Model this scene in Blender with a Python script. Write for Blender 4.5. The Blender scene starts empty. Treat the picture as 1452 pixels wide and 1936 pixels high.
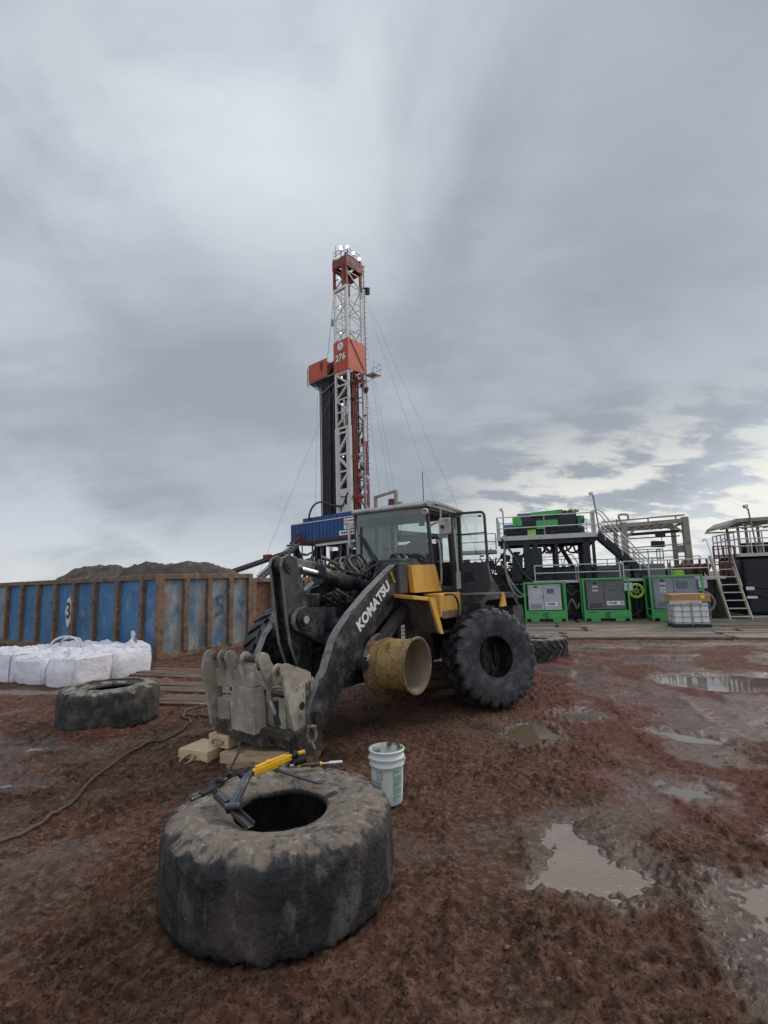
EXPO = 0.36
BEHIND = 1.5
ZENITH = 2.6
GC = dict(dark=(.046,.0195,.011), mid=(.140,.066,.039), light=(.27,.155,.105), red=(.150,.042,.032), red2=(.23,.095,.072), pale=(.28,.215,.175), fleck=(.010,.005,.003))
import bpy, math, random
import numpy as np
from mathutils import Vector as V, Matrix, Euler
rnd = random.Random(11)
C = bpy.context.scene.collection
PI = math.pi
def rad(a): return math.radians(a)

# ------------------------------------------------------------------ mesh builder
def spline(pts, n=6):
    P = [V(p) for p in pts]; out = []
    for i in range(len(P)-1):
        a = P[i-1] if i else P[0]*2-P[1]; b = P[i]; c = P[i+1]
        d = P[i+2] if i+2 < len(P) else P[-1]*2-P[-2]
        for k in range(n):
            t = k/n
            out.append(.5*((2*b)+(c-a)*t+(2*a-5*b+4*c-d)*t*t+(3*b-a-3*c+d)*t**3))
    out.append(P[-1]); return out
def frame(d, up=(0,0,1)):
    d = V(d).normalized(); up = V(up)
    if abs(d.dot(up)) > .999: up = V((0,1,0)) if abs(d.y) < .9 else V((1,0,0))
    s = d.cross(up).normalized(); u = s.cross(d).normalized()
    return d, s, u
class MB:
    def __init__(s): s.v = []; s.f = []; s.m = []; s.sm = []
    def add(s, vs, fs, m=0, smooth=False):
        o = len(s.v); s.v += [tuple(v) for v in vs]
        for f in fs: s.f.append([i+o for i in f]); s.m.append(m); s.sm.append(smooth)
        return s
    def box(s, c, d, rot=None, m=0):
        R = Euler(rot).to_matrix() if isinstance(rot, tuple) else (rot or Matrix.Identity(3))
        c = V(c); vs = []
        for x in (-.5,.5):
            for y in (-.5,.5):
                for z in (-.5,.5): vs.append(c+R@V((x*d[0],y*d[1],z*d[2])))
        return s.add(vs, [(0,1,3,2),(4,6,7,5),(0,4,5,1),(2,3,7,6),(0,2,6,4),(1,5,7,3)], m)
    def bx(s, a, b, m=0):
        return s.box([(a[i]+b[i])/2 for i in range(3)], [abs(b[i]-a[i]) for i in range(3)], None, m)
    def bar(s, p, q, w, h=None, up=(0,0,1), m=0):
        h = h or w; p = V(p); q = V(q); d, sd, u = frame(q-p, up)
        vs = []
        for e in (p,q):
            for a, b in ((-1,-1),(1,-1),(1,1),(-1,1)): vs.append(e+sd*(a*w/2)+u*(b*h/2))
        return s.add(vs, [(3,2,1,0),(4,5,6,7),(0,1,5,4),(1,2,6,5),(2,3,7,6),(3,0,4,7)], m)
    def tube(s, pts, r, n=8, caps=True, m=0, smooth=True):
        P = [V(p) for p in pts]; k = len(P); rs = r if isinstance(r, (list,tuple)) else [r]*k
        d, sd, u = frame(P[1]-P[0]); vs = []
        for i, p in enumerate(P):
            t = (P[min(i+1,k-1)]-P[max(i-1,0)])
            if t.length > 1e-9:
                t.normalize(); sd = (sd-t*sd.dot(t))
                if sd.length < 1e-6: sd = frame(t)[1]
                sd.normalize(); u = sd.cross(t)
            for j in range(n):
                a = 2*PI*j/n; vs.append(p+(sd*math.cos(a)+u*math.sin(a))*rs[i])
        fs = [(i*n+j, i*n+(j+1)%n, (i+1)*n+(j+1)%n, (i+1)*n+j) for i in range(k-1) for j in range(n)]
        s.add(vs, fs, m, smooth)
        if caps: s.add(vs[:n], [tuple(range(n))], m); s.add(vs[-n:], [tuple(range(n))[::-1]], m)
        return s
    def cyl(s, p, q, r, n=16, r2=None, m=0): return s.tube([p,q], [r, r if r2 is None else r2], n, True, m)
    def prism(s, poly, ax, t0, t1, m=0, side=None):
        side = m if side is None else side
        def P(a, b, t): return {'x':(t,a,b), 'y':(a,t,b), 'z':(a,b,t)}[ax]
        n = len(poly); vs = [P(a,b,t0) for a,b in poly]+[P(a,b,t1) for a,b in poly]
        s.add(vs, [tuple(range(n))[::-1], tuple(range(n,2*n))], m)
        s.add(vs, [(i,(i+1)%n,n+(i+1)%n,n+i) for i in range(n)], side); return s
    def lathe(s, prof, o=(0,0,0), ax=(0,0,1), n=32, closed=False, m=0, smooth=True):
        d, a, b = frame(ax, (0,0,1) if abs(V(ax).normalized().z) < .9 else (0,1,0)); o = V(o); k = len(prof); vs = []
        for r, h in prof:
            for j in range(n):
                t = 2*PI*j/n; vs.append(o+d*h+(a*math.cos(t)+b*math.sin(t))*r)
        K = k if closed else k-1
        fs = [(i*n+j, i*n+(j+1)%n, ((i+1)%k)*n+(j+1)%n, ((i+1)%k)*n+j) for i in range(K) for j in range(n)]
        return s.add(vs, fs, m, smooth)
    def ball(s, c, r, n=10, m=0, sc=(1,1,1)):
        prof = []
        c = V(c); vs = []; k = n//2+1
        for i in range(k+1):
            t = PI*i/k
            for j in range(n):
                a = 2*PI*j/n; vs.append(c+V((math.sin(t)*math.cos(a)*sc[0], math.sin(t)*math.sin(a)*sc[1], math.cos(t)*sc[2]))*r)
        return s.add(vs, [(i*n+j, (i+1)*n+j, (i+1)*n+(j+1)%n, i*n+(j+1)%n) for i in range(k) for j in range(n)], m, True)
    def grid(s, fn, nu, nv, m=0, smooth=True):
        vs = [fn(i/nu, j/nv) for i in range(nu+1) for j in range(nv+1)]; w = nv+1
        return s.add(vs, [(i*w+j,(i+1)*w+j,(i+1)*w+j+1,i*w+j+1) for i in range(nu) for j in range(nv)], m, smooth)
    def xf(s, M, i0=0):
        s.v[i0:] = [tuple(M@V(v)) for v in s.v[i0:]]; return s
    def build(s, name, mat, parent=None, bevel=0, seg=2, fix=True):
        me = bpy.data.meshes.new(name); me.from_pydata(s.v, [], s.f)
        for mm in (mat if isinstance(mat, (list,tuple)) else [mat]): me.materials.append(mm)
        me.polygons.foreach_set('material_index', s.m); me.polygons.foreach_set('use_smooth', s.sm)
        if fix:
            import bmesh
            b = bmesh.new(); b.from_mesh(me); bmesh.ops.recalc_face_normals(b, faces=b.faces); b.to_mesh(me); b.free()
        me.update(); o = bpy.data.objects.new(name, me); C.objects.link(o); o.parent = parent
        if bevel:
            bm = o.modifiers.new('bevel', 'BEVEL'); bm.width = bevel; bm.segments = seg; bm.limit_method = 'ANGLE'; bm.angle_limit = rad(40)
        return o
def thing(name, label, cat, loc=(0,0,0), rotz=0, group=None):
    o = bpy.data.objects.new(name, None); C.objects.link(o); o.location = loc; o.rotation_euler = (0,0,rotz)
    o.empty_display_size = .2
    return tag(o, label, cat, group)
def tag(o, label=None, cat=None, group=None, kind=None):
    for k, v in (('label',label),('category',cat),('group',group),('kind',kind)):
        if v: o[k] = v
    return o
def dup(root, label, loc, rot, group=None):
    r = root.copy(); C.objects.link(r); r.location = loc; r.rotation_euler = rot
    r['label'] = label
    if group: r['group'] = group
    for ch in list(root.children):
        c = ch.copy(); C.objects.link(c); c.parent = r
        for g in list(ch.children):
            d = g.copy(); C.objects.link(d); d.parent = c
    return r
def text(body, size, mat, parent, M, name='lettering', ext=.003, bold=0, sx=1):
    cu = bpy.data.curves.new('t', 'FONT'); cu.body = body; cu.size = size; cu.extrude = ext; cu.align_x = 'CENTER'; cu.align_y = 'CENTER'; cu.offset = bold
    cu.resolution_u = 3
    t = bpy.data.objects.new('t', cu); C.objects.link(t)
    dg = bpy.context.evaluated_depsgraph_get(); me = bpy.data.meshes.new_from_object(t.evaluated_get(dg))
    bpy.data.objects.remove(t); bpy.data.curves.remove(cu)
    me.transform(M@Matrix.Diagonal((sx,1,1,1))); me.materials.clear(); me.materials.append(mat); me.name = name
    o = bpy.data.objects.new(name, me); C.objects.link(o); o.parent = parent; return o
def basis(o, x, y):
    x = V(x).normalized(); y = V(y); z = x.cross(y).normalized(); y = z.cross(x)
    M = Matrix((x,y,z)).transposed().to_4x4(); M.translation = V(o); return M

# ------------------------------------------------------------------ numpy noise (for the terrain and worn rubber)
_p = np.random.RandomState(5).permutation(1024); _P = np.concatenate([_p,_p,_p])
_g = np.random.RandomState(6).uniform(-1,1,(1024,3)); _g /= np.linalg.norm(_g,axis=1)[:,None]
def noise3(x, y, z):
    x = np.asarray(x,float); y = np.asarray(y,float); z = np.asarray(z,float)
    xi = np.floor(x).astype(int); yi = np.floor(y).astype(int); zi = np.floor(z).astype(int)
    xf = x-xi; yf = y-yi; zf = z-zi; fd = lambda t: t*t*t*(t*(t*6-15)+10)
    u, v, w = fd(xf), fd(yf), fd(zf); r = 0
    for a in (0,1):
        for b in (0,1):
            for c in (0,1):
                h = _P[_P[_P[(xi+a)&1023]+((yi+b)&1023)]+((zi+c)&1023)]&1023; g = _g[h]
                r = r+((g[...,0]*(xf-a)+g[...,1]*(yf-b)+g[...,2]*(zf-c))*(u if a else 1-u)*(v if b else 1-v)*(w if c else 1-w))
    return r*1.6
def fbm(x, y, z=0., o=4):
    r = 0; a = 1.
    for i in range(o): r = r+a*noise3(x*2**i, y*2**i, np.asarray(z)*2**i+i*7.3+0*x); a *= .5
    return r/1.6
# ------------------------------------------------------------------ procedural materials
def nn(nt, t, **kw):
    n = nt.nodes.new(t)
    for k, v in kw.items(): setattr(n, k, v)
    return n
def lnk(nt, a, b): nt.links.new(a, b)
def mat(name, base, rough=.6, metal=0, var=.12, vs=3, layers=(), bump=None, spec=.5, coat=0):
    """base colour with slow variation, then layers of wear/dirt laid over it by noise thresholds:
    (colour, scale, low, high, rough, stretch, up) - up > 0 lays the layer mostly on surfaces that face up"""
    m = bpy.data.materials.new(name); m.use_nodes = True; nt = m.node_tree; b = nt.nodes['Principled BSDF']
    tc = nn(nt,'ShaderNodeTexCoord'); co = tc.outputs['Object']
    n0 = nn(nt,'ShaderNodeTexNoise'); n0.inputs['Scale'].default_value = vs; n0.inputs['Detail'].default_value = 6; lnk(nt,co,n0.inputs['Vector'])
    mr = nn(nt,'ShaderNodeMapRange'); mr.inputs[1].default_value = .3; mr.inputs[2].default_value = .7; mr.inputs[3].default_value = 1-var; mr.inputs[4].default_value = 1+var
    lnk(nt,n0.outputs[0],mr.inputs[0])
    mx = nn(nt,'ShaderNodeVectorMath',operation='SCALE'); mx.inputs[0].default_value = base; lnk(nt,mr.outputs[0],mx.inputs['Scale'])
    col = mx.outputs[0]; ro = None
    for L in layers:
        lc, sc, lo, hi, lr, st, up = (tuple(L)+(.8,(1,1,1),0)[len(L)-4:]) if len(L) < 7 else L
        mp = nn(nt,'ShaderNodeMapping'); mp.inputs['Scale'].default_value = st; mp.inputs['Location'].default_value = (lo*7,hi*3,sc*.37); lnk(nt,co,mp.inputs['Vector'])
        nz = nn(nt,'ShaderNodeTexNoise'); nz.inputs['Scale'].default_value = sc; nz.inputs['Detail'].default_value = 9; nz.inputs['Roughness'].default_value = .65
        lnk(nt,mp.outputs[0],nz.inputs['Vector'])
        f = nz.outputs[0]
        if up:
            ge = nn(nt,'ShaderNodeNewGeometry'); sp = nn(nt,'ShaderNodeSeparateXYZ'); lnk(nt,ge.outputs['Normal'],sp.inputs[0])
            ad = nn(nt,'ShaderNodeMath',operation='MULTIPLY_ADD'); ad.inputs[1].default_value = up; lnk(nt,sp.outputs[2],ad.inputs[0]); lnk(nt,f,ad.inputs[2]); f = ad.outputs[0]
        r = nn(nt,'ShaderNodeMapRange'); r.inputs[1].default_value = lo; r.inputs[2].default_value = hi; lnk(nt,f,r.inputs[0])
        cm = nn(nt,'ShaderNodeMix',data_type='RGBA'); lnk(nt,r.outputs[0],cm.inputs[0]); lnk(nt,col,cm.inputs[6]); cm.inputs[7].default_value = (*lc,1); col = cm.outputs[2]
        rm = nn(nt,'ShaderNodeMix'); lnk(nt,r.outputs[0],rm.inputs[0]); rm.inputs[3].default_value = lr
        if ro is None: rm.inputs[2].default_value = rough
        else: lnk(nt,ro,rm.inputs[2])
        ro = rm.outputs[0]
    lnk(nt,col,b.inputs['Base Color'])
    if ro is None: b.inputs['Roughness'].default_value = rough
    else: lnk(nt,ro,b.inputs['Roughness'])
    b.inputs['Metallic'].default_value = metal; b.inputs['Specular IOR Level'].default_value = spec; b.inputs['Coat Weight'].default_value = coat
    if bump:
        nb = nn(nt,'ShaderNodeTexNoise'); nb.inputs['Scale'].default_value = bump[1]; nb.inputs['Detail'].default_value = 8; nb.inputs['Roughness'].default_value = .65
        lnk(nt,co,nb.inputs['Vector'])
        bp = nn(nt,'ShaderNodeBump'); bp.inputs['Strength'].default_value = bump[0]; bp.inputs['Distance'].default_value = bump[2] if len(bump) > 2 else .02
        lnk(nt,nb.outputs[0],bp.inputs['Height']); lnk(nt,bp.outputs[0],b.inputs['Normal'])
    return m
def emis(name, col, s):
    m = bpy.data.materials.new(name); m.use_nodes = True; b = m.node_tree.nodes['Principled BSDF']
    b.inputs['Base Color'].default_value = (*col,1); b.inputs['Emission Color'].default_value = (*col,1); b.inputs['Emission Strength'].default_value = s; return m
def glass(name, tint, dirt=.15):
    m = bpy.data.materials.new(name); m.use_nodes = True; nt = m.node_tree; nt.nodes.remove(nt.nodes['Principled BSDF']); out = nt.nodes['Material Output']
    t = nn(nt,'ShaderNodeBsdfTransparent'); t.inputs[0].default_value = (*tint,1)
    g = nn(nt,'ShaderNodeBsdfGlossy'); g.inputs['Roughness'].default_value = .02; g.inputs[0].default_value = (.9,.95,.93,1)
    d = nn(nt,'ShaderNodeBsdfDiffuse'); d.inputs[0].default_value = (.30,.33,.31,1)
    lw = nn(nt,'ShaderNodeLayerWeight'); lw.inputs[0].default_value = .35
    tc = nn(nt,'ShaderNodeTexCoord'); nz = nn(nt,'ShaderNodeTexNoise'); nz.inputs['Scale'].default_value = 4; nz.inputs['Detail'].default_value = 8; lnk(nt,tc.outputs['Object'],nz.inputs[0])
    r = nn(nt,'ShaderNodeMapRange'); r.inputs[1].default_value = .35; r.inputs[2].default_value = .8; r.inputs[3].default_value = dirt*.5; r.inputs[4].default_value = dirt*1.8; lnk(nt,nz.outputs[0],r.inputs[0])
    a = nn(nt,'ShaderNodeMixShader'); lnk(nt,lw.outputs['Fresnel'],a.inputs[0]); lnk(nt,t.outputs[0],a.inputs[1]); lnk(nt,g.outputs[0],a.inputs[2])
    c = nn(nt,'ShaderNodeMixShader'); lnk(nt,r.outputs[0],c.inputs[0]); lnk(nt,a.outputs[0],c.inputs[1]); lnk(nt,d.outputs[0],c.inputs[2])
    lnk(nt,c.outputs[0],out.inputs[0]); return m
DUST = (.17,.145,.12); MUD = (.075,.05,.036); RUST = (.13,.055,.028)
M = {}
M['char'] = mat('charcoal_paint', (.013,.014,.018), .42, 0, .3, 2, [((.055,.055,.06),2.2,.50,.68,.6),(DUST,4,.51,.78,.85),((.004,.004,.005),7,.56,.68,.5),((.09,.082,.075),18,.56,.72,.8),((.34,.33,.32),60,.69,.75,.6)], (.5,34,.006))
M['charedge'] = mat('worn_plate_edge', (.20,.19,.18), .6, .2, .25, 5, [((.05,.05,.055),9,.55,.7,.6),(MUD,4,.55,.7,.9)], (.3,40,.003))
M['chardirt'] = mat('muddy_charcoal', (.014,.014,.016), .7, 0, .3, 2, [((.05,.036,.028),3,.45,.7,.95),(DUST,9,.60,.78,.95)], (.8,16,.015))
M['yellow'] = mat('yellow_paint', (.66,.36,.06), .45, 0, .08, 2, [((.50,.26,.05),6,.5,.75,.6),((.10,.07,.05),22,.68,.76,.85),(DUST,3,.62,.8,.85)], (.12,30,.003))
M['yelunder'] = mat('mud_caked_panel', (.085,.066,.052), .95, 0, .3, 6, [((.16,.12,.09),9,.5,.7,.95),((.40,.24,.06),5,.72,.78,.7)], (.8,20,.015))
M['rim'] = mat('grimy_yellow_rim', (.34,.20,.045), .75, 0, .2, 6, [((.17,.11,.055),42,.46,.60,.9),((.10,.065,.035),9,.52,.64,.9),((.30,.25,.18),5,.55,.72,.9),(RUST,11,.62,.75,.9)], (.7,40,.006))
M['rimin'] = mat('dusty_cream_rim', (.24,.185,.125), .85, 0, .15, 5, [((.20,.14,.09),7,.52,.68,.9),((.10,.065,.04),16,.64,.74,.95)], (.4,25,.005))
M['rimrust'] = mat('rusty_rim_lip', (.15,.10,.065), .85, .1, .3, 8, [((.34,.27,.19),12,.5,.7,.9)], (.6,35,.005))
M['steel'] = mat('worn_steel', (.33,.32,.31), .45, .6, .15, 5, [((.10,.08,.06),9,.5,.75,.8)], (.15,40,.003))
M['chrome'] = mat('chrome_rod', (.55,.55,.56), .22, 1, .1, 8, [((.12,.10,.08),10,.55,.75,.7)])
M['coupler'] = mat('cement_grey_coupler', (.30,.262,.205), .85, .1, .15, 4, [((.42,.385,.32),6,.48,.62,.9),((.17,.14,.11),4,.55,.72,.95),((.07,.052,.042),18,.64,.74,.95),((.50,.48,.43),34,.64,.72,.9)], (.5,30,.008))
M['couplermud'] = mat('mud_caked_steel', (.075,.06,.048), .95, 0, .35, 7, [((.24,.21,.17),9,.52,.7,.95),((.04,.028,.022),5,.55,.7,.8)], (1,18,.03))  # caked mud, and the shade painted behind the coupler gaps
M['hose'] = mat('dusty_black_hose', (.022,.021,.021), .6, 0, .2, 5, [(DUST,7,.5,.75,.9)], (.3,40,.004))
M['black'] = mat('black_steel', (.014,.014,.017), .55, 0, .2, 3, [((.06,.05,.045),6,.55,.8,.8)], (.2,25,.004))
M['cabblack'] = mat('cab_frame_paint', (.028,.029,.031), .5, 0, .15, 4, [((.16,.15,.13),9,.6,.82,.85)])
M['cabin'] = mat('cab_lining', (.085,.09,.09), .8, 0, .1, 5)
M['doorgrey'] = mat('dusty_door_panel', (.040,.042,.048), .55, 0, .12, 4, [((.17,.16,.145),4,.55,.8,.85)])
M['seat'] = mat('seat_fabric', (.02,.021,.024), .9, 0, .2, 12)
M['grime'] = mat('grimy_light_steel', (.36,.35,.33), .6, .2, .15, 6, [((.12,.10,.08),8,.52,.72,.85)], (.2,30,.004))
M['white'] = mat('white_letter_paint', (.72,.72,.70), .6, 0, .08, 20, [((.05,.05,.055),30,.60,.68,.7)])
M['sticker'] = mat('sticker_yellow', (.75,.6,.05), .5)
M['glass'] = glass('green_tinted_glass', (.935,.972,.958), .05)
M['screen'] = mat('display_glass', (.10,.13,.17), .15, 0, .3, 9, (), None, .5)
M['lamp'] = mat('lamp_lens', (.7,.7,.68), .2, 0, .1, 8)
M['timber'] = mat('pale_timber', (.55,.39,.24), .8, 0, .18, 3, [((.36,.22,.11),14,.5,.68,.85,(1,7,7),0),((.16,.10,.06),5,.62,.74,.9),(MUD,9,.66,.76,.9)], (.3,30,.004))
M['timberend'] = mat('timber_end_grain', (.60,.46,.28), .85, 0, .15, 5, [((.36,.22,.10),11,.5,.64,.85,(1,1,8),0),((.40,.16,.07),4,.64,.76,.9)], (.3,40,.004))
M['timberdirt'] = mat('muddy_timber', (.38,.255,.155), .9, 0, .25, 3, [((.10,.062,.04),7,.45,.65,.95,(1,6,6),0),((.40,.29,.18),9,.58,.75,.85,(1,8,8),0)], (.5,20,.008))
M['rope'] = mat('jute_rope', (.34,.28,.17), .95, 0, .25, 30, (), (.6,120,.004))
M['ropedark'] = mat('brown_hose', (.085,.062,.048), .8, 0, .25, 12, [((.20,.16,.12),14,.55,.7,.9)], (.3,60,.003))
M['toolyel'] = mat('tool_yellow', (.80,.42,.015), .38, 0, .05, 6, [((.10,.07,.04),16,.66,.74,.8)])
M['toolgrey'] = mat('tool_grey_steel', (.085,.09,.095), .42, .5, .15, 8, [((.30,.28,.26),14,.60,.74,.6)])
M['tooldark'] = mat('tool_black_steel', (.018,.018,.02), .4, .4, .2, 9, [(DUST,9,.62,.78,.8)])
M['handle'] = mat('brown_handle', (.10,.05,.03), .6, 0, .2, 10)
M['pail'] = mat('white_pail_plastic', (.66,.68,.66), .45, 0, .05, 6, [((.40,.39,.36),5,.58,.75,.8),((.12,.10,.08),18,.69,.75,.9)])
M['pailin'] = mat('smeared_pail_inside', (.55,.55,.52), .6, 0, .15, 8, [((.10,.08,.06),6,.47,.58,.9),((.26,.21,.12),10,.60,.7,.9)])
M['pailgreen'] = mat('faded_green_print', (.20,.36,.28), .55, 0, .2, 8, [((.62,.65,.63),40,.52,.6,.5,(.2,.2,3),0)])
M['pailgrey'] = mat('grey_print', (.35,.37,.37), .55)
M['bag'] = mat('woven_white_bag', (.74,.72,.77), .7, 0, .05, 3, [((.62,.59,.62),4,.56,.8,.85),((.42,.36,.32),3,.62,.80,.9)], (.55,4.5,.07))
M['bagtop'] = mat('crumpled_bag_cloth', (.72,.70,.74), .8, 0, .08, 5, [((.44,.41,.41),7,.53,.70,.85),((.26,.23,.21),12,.64,.74,.9)], (1,11,.08))
M['strap'] = mat('grey_bag_strap', (.30,.29,.31), .85, 0, .15, 10)
M['binrust'] = mat('rusty_bin_frame', (.20,.125,.085), .85, 0, .25, 3, [((.095,.055,.035),6,.48,.66,.9),((.34,.25,.19),10,.58,.74,.85)], (.4,18,.01))
M['binblue'] = mat('scuffed_blue_panel', (.05,.16,.315), .6, 0, .2, 1.2, [((.14,.25,.36),2.5,.5,.72,.7),((.30,.34,.36),6,.60,.72,.75,(1,1,.35),0),(RUST,5,.61,.68,.9,(1,1,.25),0),((.05,.07,.10),16,.66,.72,.8)], (.3,8,.01))
M['bingrey'] = mat('peeling_grey_panel', (.27,.285,.285), .7, 0, .2, 1.5, [((.075,.17,.27),2.2,.45,.6,.7,(1,1,.5),0),((.27,.18,.12),3.5,.52,.66,.9,(1,1,.3),0),(RUST,7,.6,.7,.9,(1,1,.3),0),((.38,.36,.36),12,.62,.7,.8)], (.3,8,.01))
M['binbrown'] = mat('rust_brown_panel', (.165,.075,.045), .85, 0, .25, 2, [((.30,.22,.18),9,.6,.72,.85),((.07,.035,.025),4,.5,.7,.9)], (.4,12,.01))
M['binpatch'] = mat('flaking_white_patch', (.62,.64,.58), .7, 0, .1, 6, [((.30,.42,.38),9,.56,.66,.7)])
M['paintblue'] = mat('blue_sprayed_digit', (.035,.085,.17), .7)
M['paintdark'] = mat('dark_sprayed_digit', (.04,.045,.09), .7)
M['rigblue'] = mat('rig_blue_sheet', (.016,.068,.215), .5, 0, .15, .4, [((.012,.05,.18),1.2,.5,.7,.6)])
M['rigorange'] = mat('rig_orange_sheet', (.46,.065,.024), .5, 0, .1, .4, [((.42,.05,.025),1.5,.55,.7,.6)])
M['rigred'] = mat('rig_red_steel', (.20,.028,.022), .55, 0, .25, .6, [((.085,.035,.03),1.5,.48,.66,.7)])
M['rigwhite'] = mat('rig_white_steel', (.56,.55,.53), .5, 0, .1, .5, [((.32,.28,.25),1.5,.55,.72,.7)])
M['riggrey'] = mat('rig_grey_steel', (.15,.155,.165), .6, 0, .15, .6)
M['rigdark'] = mat('rig_dark_steel', (.016,.016,.024), .6, 0, .3, .5, [((.06,.045,.04),1.1,.55,.7,.8)])
M['pipe'] = mat('drill_pipe_steel', (.022,.021,.023), .5, .3, .2, .6)
M['wire'] = mat('guy_wire', (.22,.22,.24), .6, .3)
M['greenp'] = mat('bright_green_paint', (.062,.37,.092), .4, 0, .06, 1, [((.04,.22,.06),4,.52,.75,.6),(DUST,5,.56,.74,.85),((.12,.07,.04),20,.68,.75,.9)])
M['cabgrey'] = mat('light_grey_cabinet', (.46,.47,.49), .45, 0, .05, 2, [((.36,.36,.37),5,.56,.75,.6)])
M['cabdark'] = mat('slate_grey_cabinet', (.13,.135,.15), .45, 0, .06, 2, [((.20,.2,.2),5,.58,.78,.6)])
M['cabmid'] = mat('blue_grey_cabinet', (.24,.265,.30), .45, 0, .06, 2, [((.32,.33,.34),5,.58,.78,.6)])
M['label'] = mat('white_label', (.76,.76,.75), .5, 0, .04, 4)
M['labelink'] = mat('label_ink', (.03,.03,.03), .6)
M['labelred'] = mat('label_red', (.42,.10,.08), .6)
M['navy'] = mat('navy_tank_paint', (.007,.009,.020), .42, 0, .25, .8, [((.022,.024,.034),1.5,.5,.75,.6),((.05,.045,.04),5,.60,.74,.85)], None, .4)
M['navytank'] = mat('navy_tank_side', (.009,.012,.026), .4, 0, .2, .8, [((.05,.05,.06),2.5,.6,.8,.6)])
M['rail'] = mat('pale_railing_paint', (.55,.53,.49), .5, 0, .1, 2, [((.28,.22,.17),5,.58,.75,.75)])
M['railgrey'] = mat('grey_railing', (.22,.21,.2), .6, 0, .15, 2)
M['deck'] = mat('pale_deck_edge', (.48,.47,.44), .6, 0, .1, 1, [((.22,.18,.14),3,.56,.75,.85)])
M['beige'] = mat('weathered_beige_steel', (.30,.27,.22), .7, 0, .15, 1, [((.15,.11,.08),3,.52,.72,.85)])
M['stepyel'] = mat('worn_yellow_stringer', (.50,.44,.27), .6, 0, .12, 2, [((.26,.18,.10),5,.54,.72,.8)])
M['redpipe'] = mat('red_pipework', (.13,.026,.023), .5, 0, .2, 2)
M['lime'] = mat('lime_drum', (.30,.52,.06), .5, 0, .15, 2)
M['tote'] = mat('milky_tote_plastic', (.72,.73,.72), .5, 0, .1, 3, [((.38,.38,.36),4,.54,.75,.6)], (.2,8,.02))
M['card'] = mat('cardboard', (.40,.235,.115), .85, 0, .12, 4, [((.30,.16,.07),6,.54,.75,.85),((.55,.42,.28),4,.64,.75,.8)])
M['cage'] = mat('galvanised_cage', (.26,.265,.27), .5, .4, .1, 6)
M['matwood'] = mat('weathered_mat_planks', (.20,.16,.12), .85, 0, .3, 1.2, [((.105,.072,.052),3,.46,.64,.7,(.35,3,3),0),((.36,.33,.27),5,.56,.7,.8,(.3,5,5),0),((.05,.035,.028),2,.6,.7,.25,(.4,2,2),0)], (.5,14,.01))
M['matmud'] = mat('mud_covered_planks', (.125,.078,.052), .85, 0, .3, 1.5, [((.075,.045,.032),3,.45,.62,.9,(.35,3,3),0),((.30,.25,.19),5,.58,.72,.8,(.4,5,5),0)], (.6,14,.012))
M['bluepump'] = mat('blue_pump_paint', (.02,.09,.17), .5, 0, .15, 3, [(DUST,4,.58,.78,.85)])
# ------------------------------------------------------------------ camera, light, sky
sc = bpy.context.scene
cam = bpy.data.cameras.new('camera'); co = bpy.data.objects.new('camera', cam); C.objects.link(co)
TH, RO = .136, -.030
fw = V((0,math.cos(TH),math.sin(TH))); rt = V((1,0,0)); up = rt.cross(fw)
r2 = rt*math.cos(RO)+up*math.sin(RO); u2 = -rt*math.sin(RO)+up*math.cos(RO)
mw = Matrix((r2,u2,-fw)).transposed().to_4x4(); mw.translation = (0,0,2.13); co.matrix_world = mw
cam.sensor_fit = 'HORIZONTAL'; cam.sensor_width = 36; cam.lens = 36*950/1452; cam.clip_end = 9000; cam.clip_start = .05
sc.camera = co
sc.view_settings.view_transform = 'Standard'; sc.view_settings.look = 'None'; sc.view_settings.exposure = EXPO; sc.view_settings.gamma = 1

SUN_EL, SUN_AZ = rad(36), rad(58)          # azimuth measured from the view direction (+Y) towards +X
sd = V((math.sin(SUN_AZ)*math.cos(SUN_EL), math.cos(SUN_AZ)*math.cos(SUN_EL), math.sin(SUN_EL)))
sl = bpy.data.lights.new('sun', 'SUN'); sl.energy = 1.3; sl.angle = rad(18); sl.color = (1,.95,.88)
so = bpy.data.objects.new('sun', sl); C.objects.link(so); so.rotation_euler = sd.to_track_quat('Z','Y').to_euler(); so.location = (20,20,60)

w = bpy.data.worlds.new('World'); sc.world = w; w.use_nodes = True; nt = w.node_tree; bg = nt.nodes['Background']
sky = nn(nt,'ShaderNodeTexSky'); sky.sky_type = 'NISHITA'; sky.sun_disc = False; sky.sun_elevation = SUN_EL; sky.sun_rotation = SUN_AZ; sky.dust_density = 2
tc = nn(nt,'ShaderNodeTexCoord'); sep = nn(nt,'ShaderNodeSeparateXYZ'); lnk(nt,tc.outputs['Generated'],sep.inputs[0])
def mth(op, a, b=None, c=None, clamp=False):
    n = nn(nt,'ShaderNodeMath',operation=op); n.use_clamp = clamp
    for i, x in enumerate((a,b,c)):
        if x is None: continue
        if isinstance(x,(int,float)): n.inputs[i].default_value = x
        else: lnk(nt,x,n.inputs[i])
    return n.outputs[0]
def mrange(x, a, b, c=0, d=1, smooth=True):
    n = nn(nt,'ShaderNodeMapRange'); n.interpolation_type = 'SMOOTHSTEP' if smooth else 'LINEAR'; lnk(nt,x,n.inputs[0])
    for i, k in enumerate((a,b,c,d)): n.inputs[1+i].default_value = k
    return n.outputs[0]
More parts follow.
